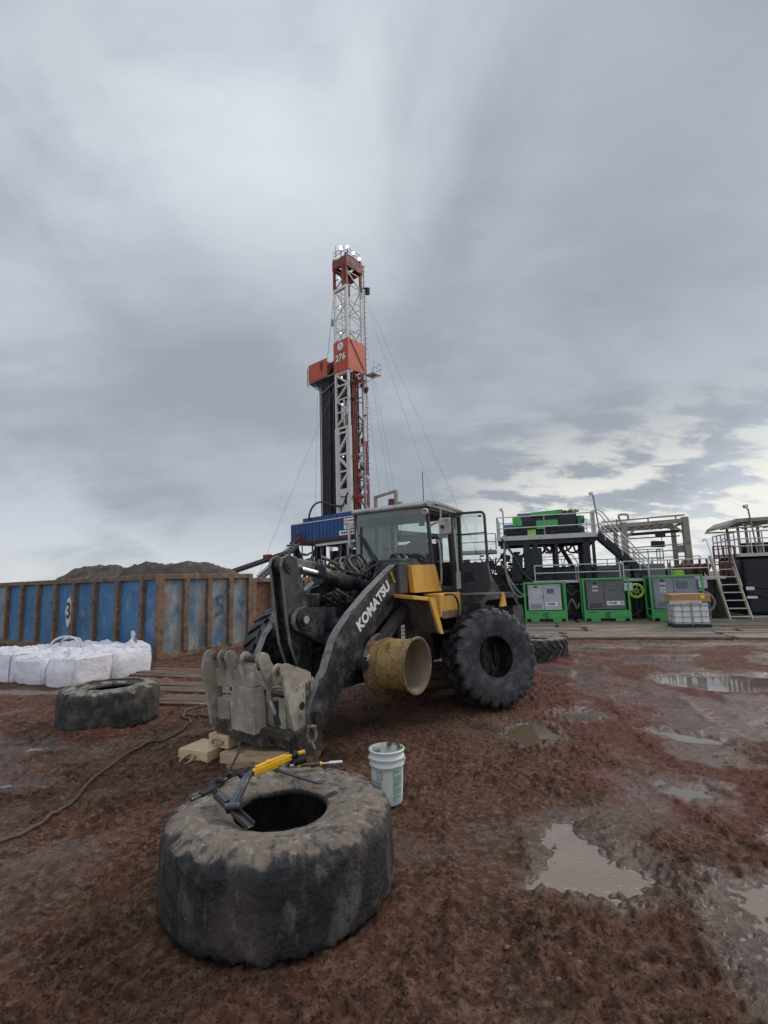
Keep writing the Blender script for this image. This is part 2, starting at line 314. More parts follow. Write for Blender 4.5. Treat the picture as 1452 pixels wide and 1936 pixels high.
def noise(vec, scale, det, rough=.55, loc=(0,0,0), st=(1,1,1), rot=0, dist=0):
    mp = nn(nt,'ShaderNodeMapping'); mp.inputs['Location'].default_value = loc; mp.inputs['Scale'].default_value = st; mp.inputs['Rotation'].default_value = (0,0,rot); lnk(nt,vec,mp.inputs[0])
    n = nn(nt,'ShaderNodeTexNoise'); n.inputs['Scale'].default_value = scale; n.inputs['Detail'].default_value = det; n.inputs['Roughness'].default_value = rough; n.inputs['Distortion'].default_value = dist
    lnk(nt,mp.outputs[0],n.inputs['Vector']); return n.outputs[0]
def mixc(f, a, b):
    n = nn(nt,'ShaderNodeMix',data_type='RGBA')
    if isinstance(f,(int,float)): n.inputs[0].default_value = f
    else: lnk(nt,f,n.inputs[0])
    for i, x in ((6,a),(7,b)):
        if isinstance(x,tuple): n.inputs[i].default_value = (*x,1)
        else: lnk(nt,x,n.inputs[i])
    return n.outputs[2]
zc = mth('MAXIMUM', sep.outputs[2], 0.0)
den = mth('ADD', zc, .34)
cx = mth('DIVIDE', sep.outputs[0], den); cy = mth('DIVIDE', sep.outputs[1], den)
cmb = nn(nt,'ShaderNodeCombineXYZ'); lnk(nt,cx,cmb.inputs[0]); lnk(nt,cy,cmb.inputs[1])
P = cmb.outputs[0]
big = noise(P, 1.15, 3, .42, (3.1,1.7,0), (1,.85,1), .75, .35)           # broad soft banks of stratus
mid = noise(P, 3.0, 6, .5, (.4,7.2,0), (1,.85,1), .7, .6)
fine = noise(P, 6.5, 9, .60, (5,2,0), (.6,1.3,1), .1, .3)
v = mth('MULTIPLY_ADD', mth('SUBTRACT',fine,.5), .27, mth('MULTIPLY_ADD', mth('SUBTRACT',mid,.5), .50, big))
base = mixc(mrange(v,.32,.70), (.272,.303,.350), (.43,.475,.54))
azr = mth('ARCTAN2', sep.outputs[0], sep.outputs[1])                      # angle to the right of the view
# bright, broken cream cloud low on the right, where the sun stands behind it
low = mrange(zc,.10,.36,1,0); right = mrange(azr,.0,.42)
brk = mth('MULTIPLY', mrange(mth('MULTIPLY_ADD',mth('SUBTRACT',fine,.5),1.5,mid),.39,.62), mth('MULTIPLY',low,right))
base = mixc(mth('MULTIPLY',brk,.88), base, (.80,.79,.71))
hz = mth('MULTIPLY', mrange(zc,.0,.16,1,0), mrange(mid,.28,.60,.45,1.0))
base = mixc(mth('MULTIPLY',hz,.75), base, (.60,.62,.635))
rs = mth('MULTIPLY', mrange(azr,.0,.55), mrange(zc,.22,.42))
base = mixc(mth('MULTIPLY',rs,.30), base, (.262,.285,.322))
def lobe(d, r0, r1):      # a soft patch of thinner cloud around a compass direction
    n = nn(nt,'ShaderNodeVectorMath',operation='DOT_PRODUCT'); lnk(nt,tc.outputs['Generated'],n.inputs[0]); n.inputs[1].default_value = V(d).normalized()
    return mrange(n.outputs['Value'], math.cos(rad(r1)), math.cos(rad(r0)))
wisp = mrange(noise(P, 2.2, 7, .55, (9,4,0), (1,.85,1), .8, .5),.34,.66)
for d_, r1_, k_ in (((-.185,.89,.86),20,.55),((-.43,.87,1.02),24,.50),((.10,.87,1.06),18,.50),((-.08,.93,.75),16,.3)):
    base = mixc(mth('MULTIPLY', mth('MULTIPLY', lobe(d_,1,r1_), wisp), k_), base, (.60,.635,.675))
for d_, r1_, k_ in (((-.30,1.,.38),22,.45),((.50,.95,.72),34,.34)):
    base = mixc(mth('MULTIPLY', lobe(d_,3,r1_), k_), base, (.255,.278,.312))
# unseen sky overhead and behind, brightened to lift surfaces facing the camera
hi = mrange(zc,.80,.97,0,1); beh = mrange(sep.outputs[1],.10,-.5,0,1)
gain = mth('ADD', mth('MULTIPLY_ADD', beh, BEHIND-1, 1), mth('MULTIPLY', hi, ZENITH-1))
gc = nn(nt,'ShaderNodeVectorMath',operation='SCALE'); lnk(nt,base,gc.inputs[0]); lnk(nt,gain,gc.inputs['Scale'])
sk = nn(nt,'ShaderNodeVectorMath',operation='SCALE'); lnk(nt,sky.outputs[0],sk.inputs[0]); sk.inputs['Scale'].default_value = .07
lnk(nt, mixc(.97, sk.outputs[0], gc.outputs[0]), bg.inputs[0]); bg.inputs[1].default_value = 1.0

# ------------------------------------------------------------------ ground
def polydist(x, y, poly):
    P = np.array(poly, float); n = len(P); d = np.full(x.shape, 1e9); ins = np.zeros(x.shape, bool)
    for i in range(n):
        a = P[i]; b = P[(i+1)%n]; e = b-a
        t = np.clip(((x-a[0])*e[0]+(y-a[1])*e[1])/(e@e+1e-12), 0, 1)
        d = np.minimum(d, np.hypot(x-a[0]-t*e[0], y-a[1]-t*e[1]))
        c = ((a[1] > y) != (b[1] > y)) & (x < (b[0]-a[0])*(y-a[1])/(b[1]-a[1]+1e-12)+a[0]); ins ^= c
    return np.where(ins, -d, d)
PUD = [ # outline, depth, kind
 ([(1.12,4.33),(1.38,4.74),(1.59,4.77),(1.62,4.56),(1.80,4.25),(1.93,3.93),(1.74,3.66),(1.42,3.5),(1.27,3.62),(1.15,3.75),(.94,3.85)], .020, 'milky'),
 ([(2.15,3.86),(2.9,3.85),(2.9,2.2),(1.78,2.55),(1.90,3.15)], .003, 'milky'),
 ([(3.50,7.25),(3.9,7.25),(4.35,6.75),(4.15,6.42),(3.6,6.75)], .03, 'clear'),
 ([(5.60,11.1),(8.6,10.4),(8.2,9.0),(6.5,9.1),(5.9,9.4),(5.2,10.1)], .04, 'clear'),
 ([(1.48,7.32),(1.9,7.85),(2.33,7.62),(2.25,7.0),(1.74,6.69)], .035, 'murky'),
 ([(7.2,13.6),(7.9,13.25),(7.3,12.4),(6.6,12.7)], .03, 'clear'),
 ([(-5.2,6.15),(-4.1,6.10),(-3.85,5.97),(-4.4,5.84),(-5.2,5.85)], .02, 'clear'),
 ([(4.9,5.95),(5.5,5.7),(5.0,5.1),(4.3,5.45)], .02, 'clear'),
 ([(9.6,13.3),(11.4,12.8),(11.0,12.0),(9.3,12.4)], .03, 'clear'),
 ([(2.75,5.55),(3.25,5.35),(3.05,5.0),(2.6,5.15)], .015, 'clear'),
 ([(5.2,7.7),(6.4,7.3),(6.1,6.9),(5.1,7.25)], .02, 'clear'),
 ([(-4.9,7.35),(-3.9,7.25),(-3.8,7.05),(-4.9,7.0)], .015, 'clear'),
 ([(3.05,4.35),(3.5,4.2),(3.4,3.9),(2.95,4.05)], .015, 'milky'),
 ([(2.5,8.3),(3.1,8.5),(3.3,7.9),(2.7,7.75)], .015, 'clear'),
]
LEVEL = -.022
RUTS = [[(-9,7.6),(-5.6,7.1),(-3.6,7.3),(-2.6,8.0)], [(-9,9.2),(-6.2,8.0),(-5,7.2)], [(-8,6.2),(-5.2,6.3),(-3.7,6.9)], [(2.5,15.5),(4.5,11.5),(5.3,8.2),(6.5,6)], [(3.8,15.8),(6.5,12),(8.2,8.8)]]
def linedist(x, y, pts):
    d = np.full(x.shape, 1e9)
    for a, b in zip(pts[:-1], pts[1:]):
        a = np.array(a); b = np.array(b); e = b-a
        t = np.clip(((x-a[0])*e[0]+(y-a[1])*e[1])/(e@e), 0, 1); d = np.minimum(d, np.hypot(x-a[0]-t*e[0], y-a[1]-t*e[1]))
    return d
TRACKS = [([(4.6,1.0),(3.2,4.2),(2.9,6.4),(3.6,9.5),(5.2,13.5)],.27), ([(6.2,2.5),(4.9,5.2),(4.9,7.6),(6.0,11)],.27), ([(.2,1.0),(.55,2.6),(.75,4.4),(.9,6.6)],.27), ([(-3.4,2.2),(-2.2,4.4),(-2.0,6.2)],.27), ([(-5.2,5.0),(-3.6,5.4),(-2.4,6.0)],.24)]
def trackpos(x, y, pts):
    S = spline([(a,b,0) for a,b in pts], 6); best = np.full(x.shape, 1e9); sd = np.zeros(x.shape); ss = np.zeros(x.shape); acc = 0
    for a, b in zip(S[:-1],S[1:]):
        ex, ey = b.x-a.x, b.y-a.y; L2 = ex*ex+ey*ey; L = math.sqrt(L2)
        t = np.clip(((x-a.x)*ex+(y-a.y)*ey)/L2, 0, 1); dx = x-a.x-t*ex; dy = y-a.y-t*ey; dd = np.hypot(dx,dy); m = dd < best
        best = np.where(m,dd,best); sd = np.where(m,np.sign(ex*dy-ey*dx)*dd,sd); ss = np.where(m,acc+t*L,ss); acc += L
    return sd, ss
def sstep(a, b, x): t = np.clip((x-a)/(b-a), 0, 1); return t*t*(3-2*t)
def terrain(x, y):
    """height and surface masks of the muddy yard at (x, y)"""
    r = np.hypot(x, y); near = 1-sstep(14, 30, r)
    und = fbm(x*.35, y*.35, 3., 2)*.05
    m1 = fbm(x*1.3, y*1.3, 1., 3)
    clump = np.abs(fbm(x*4.2+.6*m1, y*4.2, 9., 3)); fine = fbm(x*19, y*19, 5., 2)
    crumbs = np.maximum(0, fbm(x*11, y*11, 2.5, 2)-.10); crumb2 = np.maximum(0, noise3(x*27, y*27, 4.)-.05+.5*m1*0)*(.5+.5*sstep(-.2,.3,m1+.3*fine))
    wet = sstep(-.10, .50, fbm(x*.55+4, y*.55, 8., 3)+.28*sstep(1.2,4,x)*sstep(4.5,7,y)-.12*(1-sstep(3,6,y)))
    rough = 1-.85*wet
    nr2 = 1-sstep(5, 11, r); z = und*near+(.034*m1+.060*(clump-.2)*rough+.022*fine*rough+.10*crumbs*rough+.060*crumb2*rough*nr2)*near+.012
    red = sstep(.0, .55, fbm(x*.5+11, y*.4+3, 2., 3)+.55*sstep(.6,3.2,x)*sstep(2.0,4.5,y)-.05+.5*np.exp(-((x+6)/2.5)**2-((y-8.5)/1.6)**2))
    pale = np.zeros_like(x)
    for q in RUTS:
        d = linedist(x, y, q); k = 1-sstep(.12,.34,d); z = z-.035*k*near+.028*np.exp(-((d-.42)/.12)**2)*near
        wet = np.maximum(wet, k*.8); pale = np.maximum(pale, k*.45)
    for q, wd in TRACKS:                                             # flattened wheel tracks with the print of the lugs
        d, s = trackpos(x, y, q); k = 1-sstep(wd*.75,wd*1.15,np.abs(d)); lug = np.sin((s+np.abs(d)*.75)*2*PI/.21)*sstep(.03,.10,np.abs(d))
        flat = (und-.012)*near; fade = sstep(-.35,.15,fbm(x*.9,y*.9,12.,2))
        z = z*(1-k*.8*fade)+(flat+.013*lug*near)*k*.8*fade+.016*np.exp(-((np.abs(d)-wd*1.2)/.07)**2)*fade*near; wet = np.maximum(wet, k*fade*.62); pale = np.maximum(pale, k*fade*.22)
    inside = np.full_like(x, 9.)
    for poly, dep, kind in PUD:
        wob = .15*fbm(x*2.4, y*2.4, 4., 3)+.10*fbm(x*8, y*8, 1., 3)
        d = polydist(x, y, poly)+wob; k = 1-sstep(-.26,.12,d)
        z = z*(1-k)+(LEVEL-dep+(.016*fine+.030*m1+.02*crumbs if kind == 'milky' else .010*fine))*k
        edge = 1-sstep(.0,.35,d); wet = np.maximum(wet, edge); pale = np.maximum(pale, (1-sstep(.0,.16,d))*(.25+.35*sstep(-.1,.4,fbm(x*2.3,y*2.3,7.,2))))
        inside = np.minimum(inside, d)
    z = np.where(inside > .05, np.maximum(z, LEVEL+.006*sstep(.05,.25,inside)+.004), z)
    # pale spilled powder in front of the timber mats and beside the bags
    for (ax,ay,bx,by,wd) in ((3.6,15.9,7.0,15.3,.9),(6.8,15.6,16,13.6,.5),(-8.6,11.2,-6.9,11.0,.35),(-6.3,11.6,-5.2,10.4,.22)):
        d = linedist(x, y, [(ax,ay),(bx,by)])+.35*fbm(x*1.1,y*1.1,6.,3); pale = np.maximum(pale, 1.0*(1-sstep(wd*.45,wd,d)))
    pale = np.maximum(pale, .55*sstep(.22,.6,fbm(x*.8+2, y*.8+9, 3., 4)+.12*sstep(1,4,x)))
    for tx_, ty_, tr_ in ((-.807,3.878,.80),(-4.544,8.477,.74),(3.95,13.75,.79)):      # mud squeezed up around the tyres
        dr_ = np.hypot(x-tx_,y-ty_)-tr_; z = z+(.035+.03*m1)*np.exp(-((dr_-.04)/.07)**2)
    z = z+.05*np.exp(-((x-1.62)/.5)**2-((y-8.62)/.16)**2)
    # scuffed, smoother earth around the loader and the big tyre
    k = np.maximum(np.exp(-((x+.3)/1.9)**2-((y-7.7)/1.7)**2), np.exp(-(np.maximum(np.hypot(x+.8,y-3.88)-.78,0)/.30)**2))
    z = z*(1-.6*k)+.004*k
    return z, red, wet, pale
def axis(lo, hi, step, far, g):
    a = list(np.arange(lo, hi, step)); s = step
    while a[-1] < far: s *= g; a.append(a[-1]+s)
    s = step; b = []; t = lo
    while t > -far: s *= g; t -= s; b.append(t)
    return np.array(b[::-1]+a)
xs = axis(-3.6, 4.2, .0165, 3500, 1.04)
ys = [1.25]
while ys[-1] < 20: ys.append(ys[-1]+max(.0115, ys[-1]*.005))
s_ = .12
while ys[-1] < 7000: s_ *= 1.07; ys.append(ys[-1]+s_)
b_ = []; t_ = 1.25; s_ = .03
while t_ > -60: t_ -= s_; s_ *= 1.2; b_.append(t_)
ys = np.array(b_[::-1]+ys)
X, Y = np.meshgrid(xs, ys); Z, RED, WET, PALE = terrain(X, Y)
ny, nx = X.shape; me = bpy.data.meshes.new('ground'); me.vertices.add(nx*ny)
me.vertices.foreach_set('co', np.stack([X,Y,Z],-1).astype(np.float32).ravel())
I = (np.arange(ny-1)[:,None]*nx+np.arange(nx-1)[None,:]).ravel(); Q = np.stack([I,I+1,I+1+nx,I+nx],-1)
me.loops.add(Q.size); me.loops.foreach_set('vertex_index', Q.ravel().astype(np.int32))
me.polygons.add(len(Q)); me.polygons.foreach_set('loop_start', np.arange(0,Q.size,4,dtype=np.int32)); me.polygons.foreach_set('use_smooth', np.ones(len(Q),bool))
me.update(calc_edges=True)
for nm, A in (('red',RED),('wet',WET),('pale',PALE)):
    at = me.attributes.new(nm,'FLOAT','POINT'); at.data.foreach_set('value', A.astype(np.float32).ravel())
ground = bpy.data.objects.new('ground', me); C.objects.link(ground); tag(ground, 'reddish brown churned mud yard with puddles and wheel ruts', 'ground', kind='structure')

def ground_mat():
    m = bpy.data.materials.new('wet_mud'); m.use_nodes = True; nt = m.node_tree; b = nt.nodes['Principled BSDF']
    tc = nn(nt,'ShaderNodeTexCoord'); P = tc.outputs['Object']
    def nz(sc, det=8, r=.6, loc=0):
        mp = nn(nt,'ShaderNodeMapping'); mp.inputs['Location'].default_value = (loc,loc*2,0); lnk(nt,P,mp.inputs[0])
        n = nn(nt,'ShaderNodeTexNoise'); n.inputs['Scale'].default_value = sc; n.inputs['Detail'].default_value = det; n.inputs['Roughness'].default_value = r; lnk(nt,mp.outputs[0],n.inputs[0]); return n.outputs[0]
    def at(k): n = nn(nt,'ShaderNodeAttribute'); n.attribute_name = k; return n.outputs['Fac']
    def mr(x, a, b, c=0, d=1):
        n = nn(nt,'ShaderNodeMapRange'); lnk(nt,x,n.inputs[0])
        for i, k in enumerate((a,b,c,d)): n.inputs[1+i].default_value = k
        return n.outputs[0]
    def mm(op, a, b):
        n = nn(nt,'ShaderNodeMath',operation=op)
        for i, x in ((0,a),(1,b)):
            if isinstance(x,(int,float)): n.inputs[i].default_value = x
            else: lnk(nt,x,n.inputs[i])
        return n.outputs[0]
    def mx(f, a, c):
        n = nn(nt,'ShaderNodeMix',data_type='RGBA'); lnk(nt,f,n.inputs[0])
        for i, x in ((6,a),(7,c)):
            if isinstance(x,tuple): n.inputs[i].default_value = (*x,1)
            else: lnk(nt,x,n.inputs[i])
        return n.outputs[2]
    red, wet, pale = at('red'), at('wet'), at('pale')
    c = mx(mr(nz(2.2),.35,.68), GC['dark'], GC['mid'])
    c = mx(mr(nz(13,10,.7,3),.46,.72), c, GC['light'])
    rf = mm('MULTIPLY', mr(mm('ADD', red, mm('MULTIPLY', mm('SUBTRACT',nz(3.2,9,.7,7),.5), 2.6)),.45,1.25), .8)
    c = mx(rf, c, GC['red'])
    c = mx(mm('MULTIPLY', mr(nz(30,6,.7,2),.5,.7), rf), c, GC['red2'])
    pf = mr(mm('ADD', pale, mm('MULTIPLY', mm('SUBTRACT',nz(7,9,.72,5),.5), 2.2)),.50,1.05)
    c = mx(pf, c, GC['pale'])
    c = mx(mr(nz(17,7,.7,15),.55,.66,0,.75), c, GC['fleck'])  # dark holes: crevice shade between clods put into the colour
    c = mx(mr(nz(40,6,.7,9),.52,.62,0,.85), c, GC['fleck'])  # finer dark crumbs and crevice shade, also in the colour
    c = mx(mr(nz(46,6,.65,12),.60,.72,0,.45), c, GC['light'])
    wf = mr(mm('ADD', wet, mm('MULTIPLY', mm('SUBTRACT',nz(5,9,.7,1),.5), 1.5)),.52,1.05)
    dk = nn(nt,'ShaderNodeMix',data_type='RGBA',blend_type='MULTIPLY'); lnk(nt,wf,dk.inputs[0]); lnk(nt,c,dk.inputs[6]); dk.inputs[7].default_value = (.62,.60,.60,1); lnk(nt,dk.outputs[2],b.inputs['Base Color'])
    rg = nn(nt,'ShaderNodeMix'); lnk(nt,wf,rg.inputs[0]); rg.inputs[2].default_value = .74; rg.inputs[3].default_value = .22; lnk(nt,rg.outputs[0],b.inputs['Roughness'])
    sp_ = nn(nt,'ShaderNodeMix'); lnk(nt,wf,sp_.inputs[0]); sp_.inputs[2].default_value = .16; sp_.inputs[3].default_value = .5; lnk(nt,sp_.outputs[0],b.inputs['Specular IOR Level'])
    h = mm('ADD', mm('MULTIPLY',nz(26,9,.68,4),.65), mm('MULTIPLY',nz(90,5,.7,6),.30))
    bp = nn(nt,'ShaderNodeBump'); bp.inputs['Strength'].default_value = .95; bp.inputs['Distance'].default_value = .05; lnk(nt,h,bp.inputs['Height'])
    lnk(nt,mr(wf,0,1,1.0,.5),bp.inputs['Strength'])
    lnk(nt,bp.outputs[0],b.inputs['Normal']); return m
me.materials.append(ground_mat())

def water_mat(name, col, rough, foam=0, ior=1.33, ripple=.05, spec=.5):
    m = bpy.data.materials.new(name); m.use_nodes = True; nt = m.node_tree; b = nt.nodes['Principled BSDF']
    tc = nn(nt,'ShaderNodeTexCoord'); n = nn(nt,'ShaderNodeTexNoise'); n.inputs['Scale'].default_value = 2.2; n.inputs['Detail'].default_value = 6; lnk(nt,tc.outputs['Object'],n.inputs[0])
    mx = nn(nt,'ShaderNodeMix',data_type='RGBA'); lnk(nt,n.outputs[0],mx.inputs[0]); mx.inputs[6].default_value = (*[k*.75 for k in col],1); mx.inputs[7].default_value = (*[k*1.25 for k in col],1); c = mx.outputs[2]
    b.inputs['Roughness'].default_value = rough; b.inputs['IOR'].default_value = ior; b.inputs['Specular IOR Level'].default_value = spec
    nb = nn(nt,'ShaderNodeTexNoise'); nb.inputs['Scale'].default_value = 14; nb.inputs['Detail'].default_value = 4; lnk(nt,tc.outputs['Object'],nb.inputs[0])
    bp = nn(nt,'ShaderNodeBump'); bp.inputs['Strength'].default_value = ripple; bp.inputs['Distance'].default_value = .02; lnk(nt,nb.outputs[0],bp.inputs['Height']); lnk(nt,bp.outputs[0],b.inputs['Normal'])
    if foam:
        f1 = nn(nt,'ShaderNodeTexNoise'); f1.inputs['Scale'].default_value = 16; f1.inputs['Detail'].default_value = 7; f1.inputs['Roughness'].default_value = .7; f1.inputs['Distortion'].default_value = .8
        mp = nn(nt,'ShaderNodeMapping'); mp.inputs['Scale'].default_value = (.7,1.3,1); lnk(nt,tc.outputs['Object'],mp.inputs[0]); lnk(nt,mp.outputs[0],f1.inputs[0])
        r = nn(nt,'ShaderNodeMapRange'); r.inputs[1].default_value = .575; r.inputs[2].default_value = .64; lnk(nt,f1.outputs[0],r.inputs[0])
        f2 = nn(nt,'ShaderNodeTexNoise'); f2.inputs['Scale'].default_value = 1.9; f2.inputs['Detail'].default_value = 3; lnk(nt,tc.outputs['Object'],f2.inputs[0])
        r2 = nn(nt,'ShaderNodeMapRange'); r2.inputs[1].default_value = .36; r2.inputs[2].default_value = .52; lnk(nt,f2.outputs[0],r2.inputs[0])
        mu = nn(nt,'ShaderNodeMath',operation='MULTIPLY'); lnk(nt,r.outputs[0],mu.inputs[0]); lnk(nt,r2.outputs[0],mu.inputs[1])
        fm = nn(nt,'ShaderNodeMix',data_type='RGBA'); lnk(nt,mu.outputs[0],fm.inputs[0]); lnk(nt,c,fm.inputs[6]); fm.inputs[7].default_value = (.30,.26,.225,1); c = fm.outputs[2]
        fr = nn(nt,'ShaderNodeMix'); lnk(nt,mu.outputs[0],fr.inputs[0]); fr.inputs[2].default_value = rough; fr.inputs[3].default_value = .7; lnk(nt,fr.outputs[0],b.inputs['Roughness'])
    lnk(nt,c,b.inputs['Base Color']); return m
WM = {'milky': water_mat('milky_mud_water', (.215,.17,.138), .10, 1, ripple=.16), 'clear': water_mat('sky_water', (.13,.105,.085), .04, 0, 1.6, .015), 'murky': water_mat('ochre_water', (.105,.075,.045), .10, 0, ripple=.04)}
PL = ['milky brown puddle with foam flecks right of the big foreground tyre','wide milky brown puddle at the lower right','small bright puddle reflecting the sky beyond a muddy ring','long shallow puddle reflecting the tote and ladder','ochre murky puddle beside the leaning tyre','small grey puddle near the spilled pale powder','thin wet streak of water beside the hose on the left','small puddle at the right of the red mud','puddle in front of the timber mats at the right','small puddle between the two right tracks','long narrow puddle right of the muddy ring','thin puddle in the rut before the dusty tyre','small milky puddle above the lower right pool','little puddle beyond the ochre one']
for (poly, dep, kind), lb in zip(PUD, PL):
    P_ = np.array(poly); c_ = P_.mean(0); o = [(c_+(p-c_)*(1+.28/np.linalg.norm(p-c_))) for p in P_]
    b = MB(); b.add([(p[0],p[1],LEVEL) for p in o], [tuple(range(len(o)))]); tag(b.build('puddle', WM[kind]), lb, 'puddle', 'puddles in the mud', 'structure')

# hill of spoil behind the bins
def hillf(u, v):
    x = -34+u*36; y = 24+v*16
    h = 3.4*math.exp(-abs((x+15.4)/4.6)**2.6)*math.exp(-((y-31)/4.5)**2)+2.75*math.exp(-abs((x+9.5)/4.2)**3)*math.exp(-((y-31)/5)**2)*(1 if x > -15.4 else .0 if x < -15.4 else 1)+2.3*math.exp(-abs((x+21)/4)**3)*math.exp(-((y-33)/5)**2)
    n = float(fbm(x*.45,y*.45,2.,4)); n2 = float(fbm(x*2.2,y*2.2,7.,3))
    return (x, y, -.3+min(h,3.75)*(1+.07*n)+(.20*n2+.10*float(fbm(x*5,y*5,3.,2))+.12*n)*min(h,1))
b = MB(); b.grid(hillf, 260, 100)
hm = mat('spoil_earth', (.085,.066,.052), .95, 0, .35, .5, [((.055,.045,.035),.8,.48,.62,.95),((.24,.21,.175),3,.56,.7,.95),((.03,.028,.024),2.4,.6,.7,.95)], (1,4,.15))
tag(b.build('hill', hm), 'heap of grey brown spoil rising behind the blue bin', 'hill', kind='structure')

# loose crumbs of earth and small stones, past counting
rs_ = np.random.RandomState(12); n_ = 1700
px_ = rs_.uniform(-4.2,4.6,n_*2); py_ = 1.4+8.5*rs_.uniform(0,1,n_*2)**1.35
keep = (fbm(px_*.9, py_*.9, 5., 2)+rs_.uniform(-.4,.4,n_*2) > -.05) & (np.hypot(px_+.807,py_-3.878) > .86)
for poly, dep, kind in PUD: keep &= polydist(px_, py_, poly) > .08
px_, py_ = px_[keep][:n_], py_[keep][:n_]
pz_ = terrain(px_, py_)[0]
bs = MB()
for x_, y_, z_ in zip(px_, py_, pz_):
    r_ = .005+.013*rnd.random()**3; i0 = len(bs.v)
    bs.ball((0,0,0), r_, 6, 0, (1+.5*rnd.random(),.8+.5*rnd.random(),.55+.4*rnd.random()))
    a_ = rnd.random()*6.3; ca, sa_ = math.cos(a_), math.sin(a_)
    bs.v[i0:] = [((vx*ca-vy*sa_)*rnd.uniform(.85,1.15)+x_, (vx*sa_+vy*ca)*rnd.uniform(.85,1.15)+y_, vz+z_+r_*.25) for vx, vy, vz in bs.v[i0:]]
bs.sm = [False]*len(bs.sm)
cr_ = bs.build('gravel', [mat('earth_crumb',(.085,.045,.028),.9,0,.5,3,[((.17,.10,.07),2,.5,.6,.9),((.03,.016,.011),3,.55,.65,.9)])], None, 0, 2, False)
tag(cr_, 'loose crumbs of reddish earth and small stones over the near ground', 'gravel', kind='stuff')
# ------------------------------------------------------------------ tyres
M['rubber_mud'] = mat('muddy_rubber', (.016,.0145,.015), .6, 0, .35, 4, [((.075,.054,.044),2.2,.45,.64,.9),((.12,.105,.095),4,.53,.68,.9,(1,1,.5),0),((.005,.005,.006),5,.52,.64,.5),((.13,.115,.105),11,.58,.70,.85,(1,1,.4),0),((.075,.028,.024),5,.63,.70,.9),((.30,.28,.26),24,.66,.72,.9),((.165,.130,.102),6,.96,1.06,.95,(1,1,1),.62),((.25,.215,.175),16,1.12,1.24,.95,(1,1,1),.62),((.075,.058,.046),9,1.15,1.23,.95,(1,1,1),.62)], (1,20,.022))
M['rubber_grey'] = mat('scuffed_rubber', (.018,.019,.022), .6, 0, .3, 3, [((.085,.085,.090),5,.47,.64,.8),((.006,.006,.007),8,.56,.66,.5),((.12,.12,.125),22,.57,.70,.85),((.26,.26,.26),42,.65,.73,.9),((.052,.036,.028),2.6,.56,.70,.95)], (.8,28,.012))
M['rubber_dust'] = mat('dusty_rubber', (.032,.029,.026), .85, 0, .35, 4, [((.13,.112,.092),5,.47,.68,.95),((.045,.033,.028),3,.55,.7,.9),((.235,.205,.17),8,.90,1.05,.95,(1,1,1),.5)], (.9,20,.012))
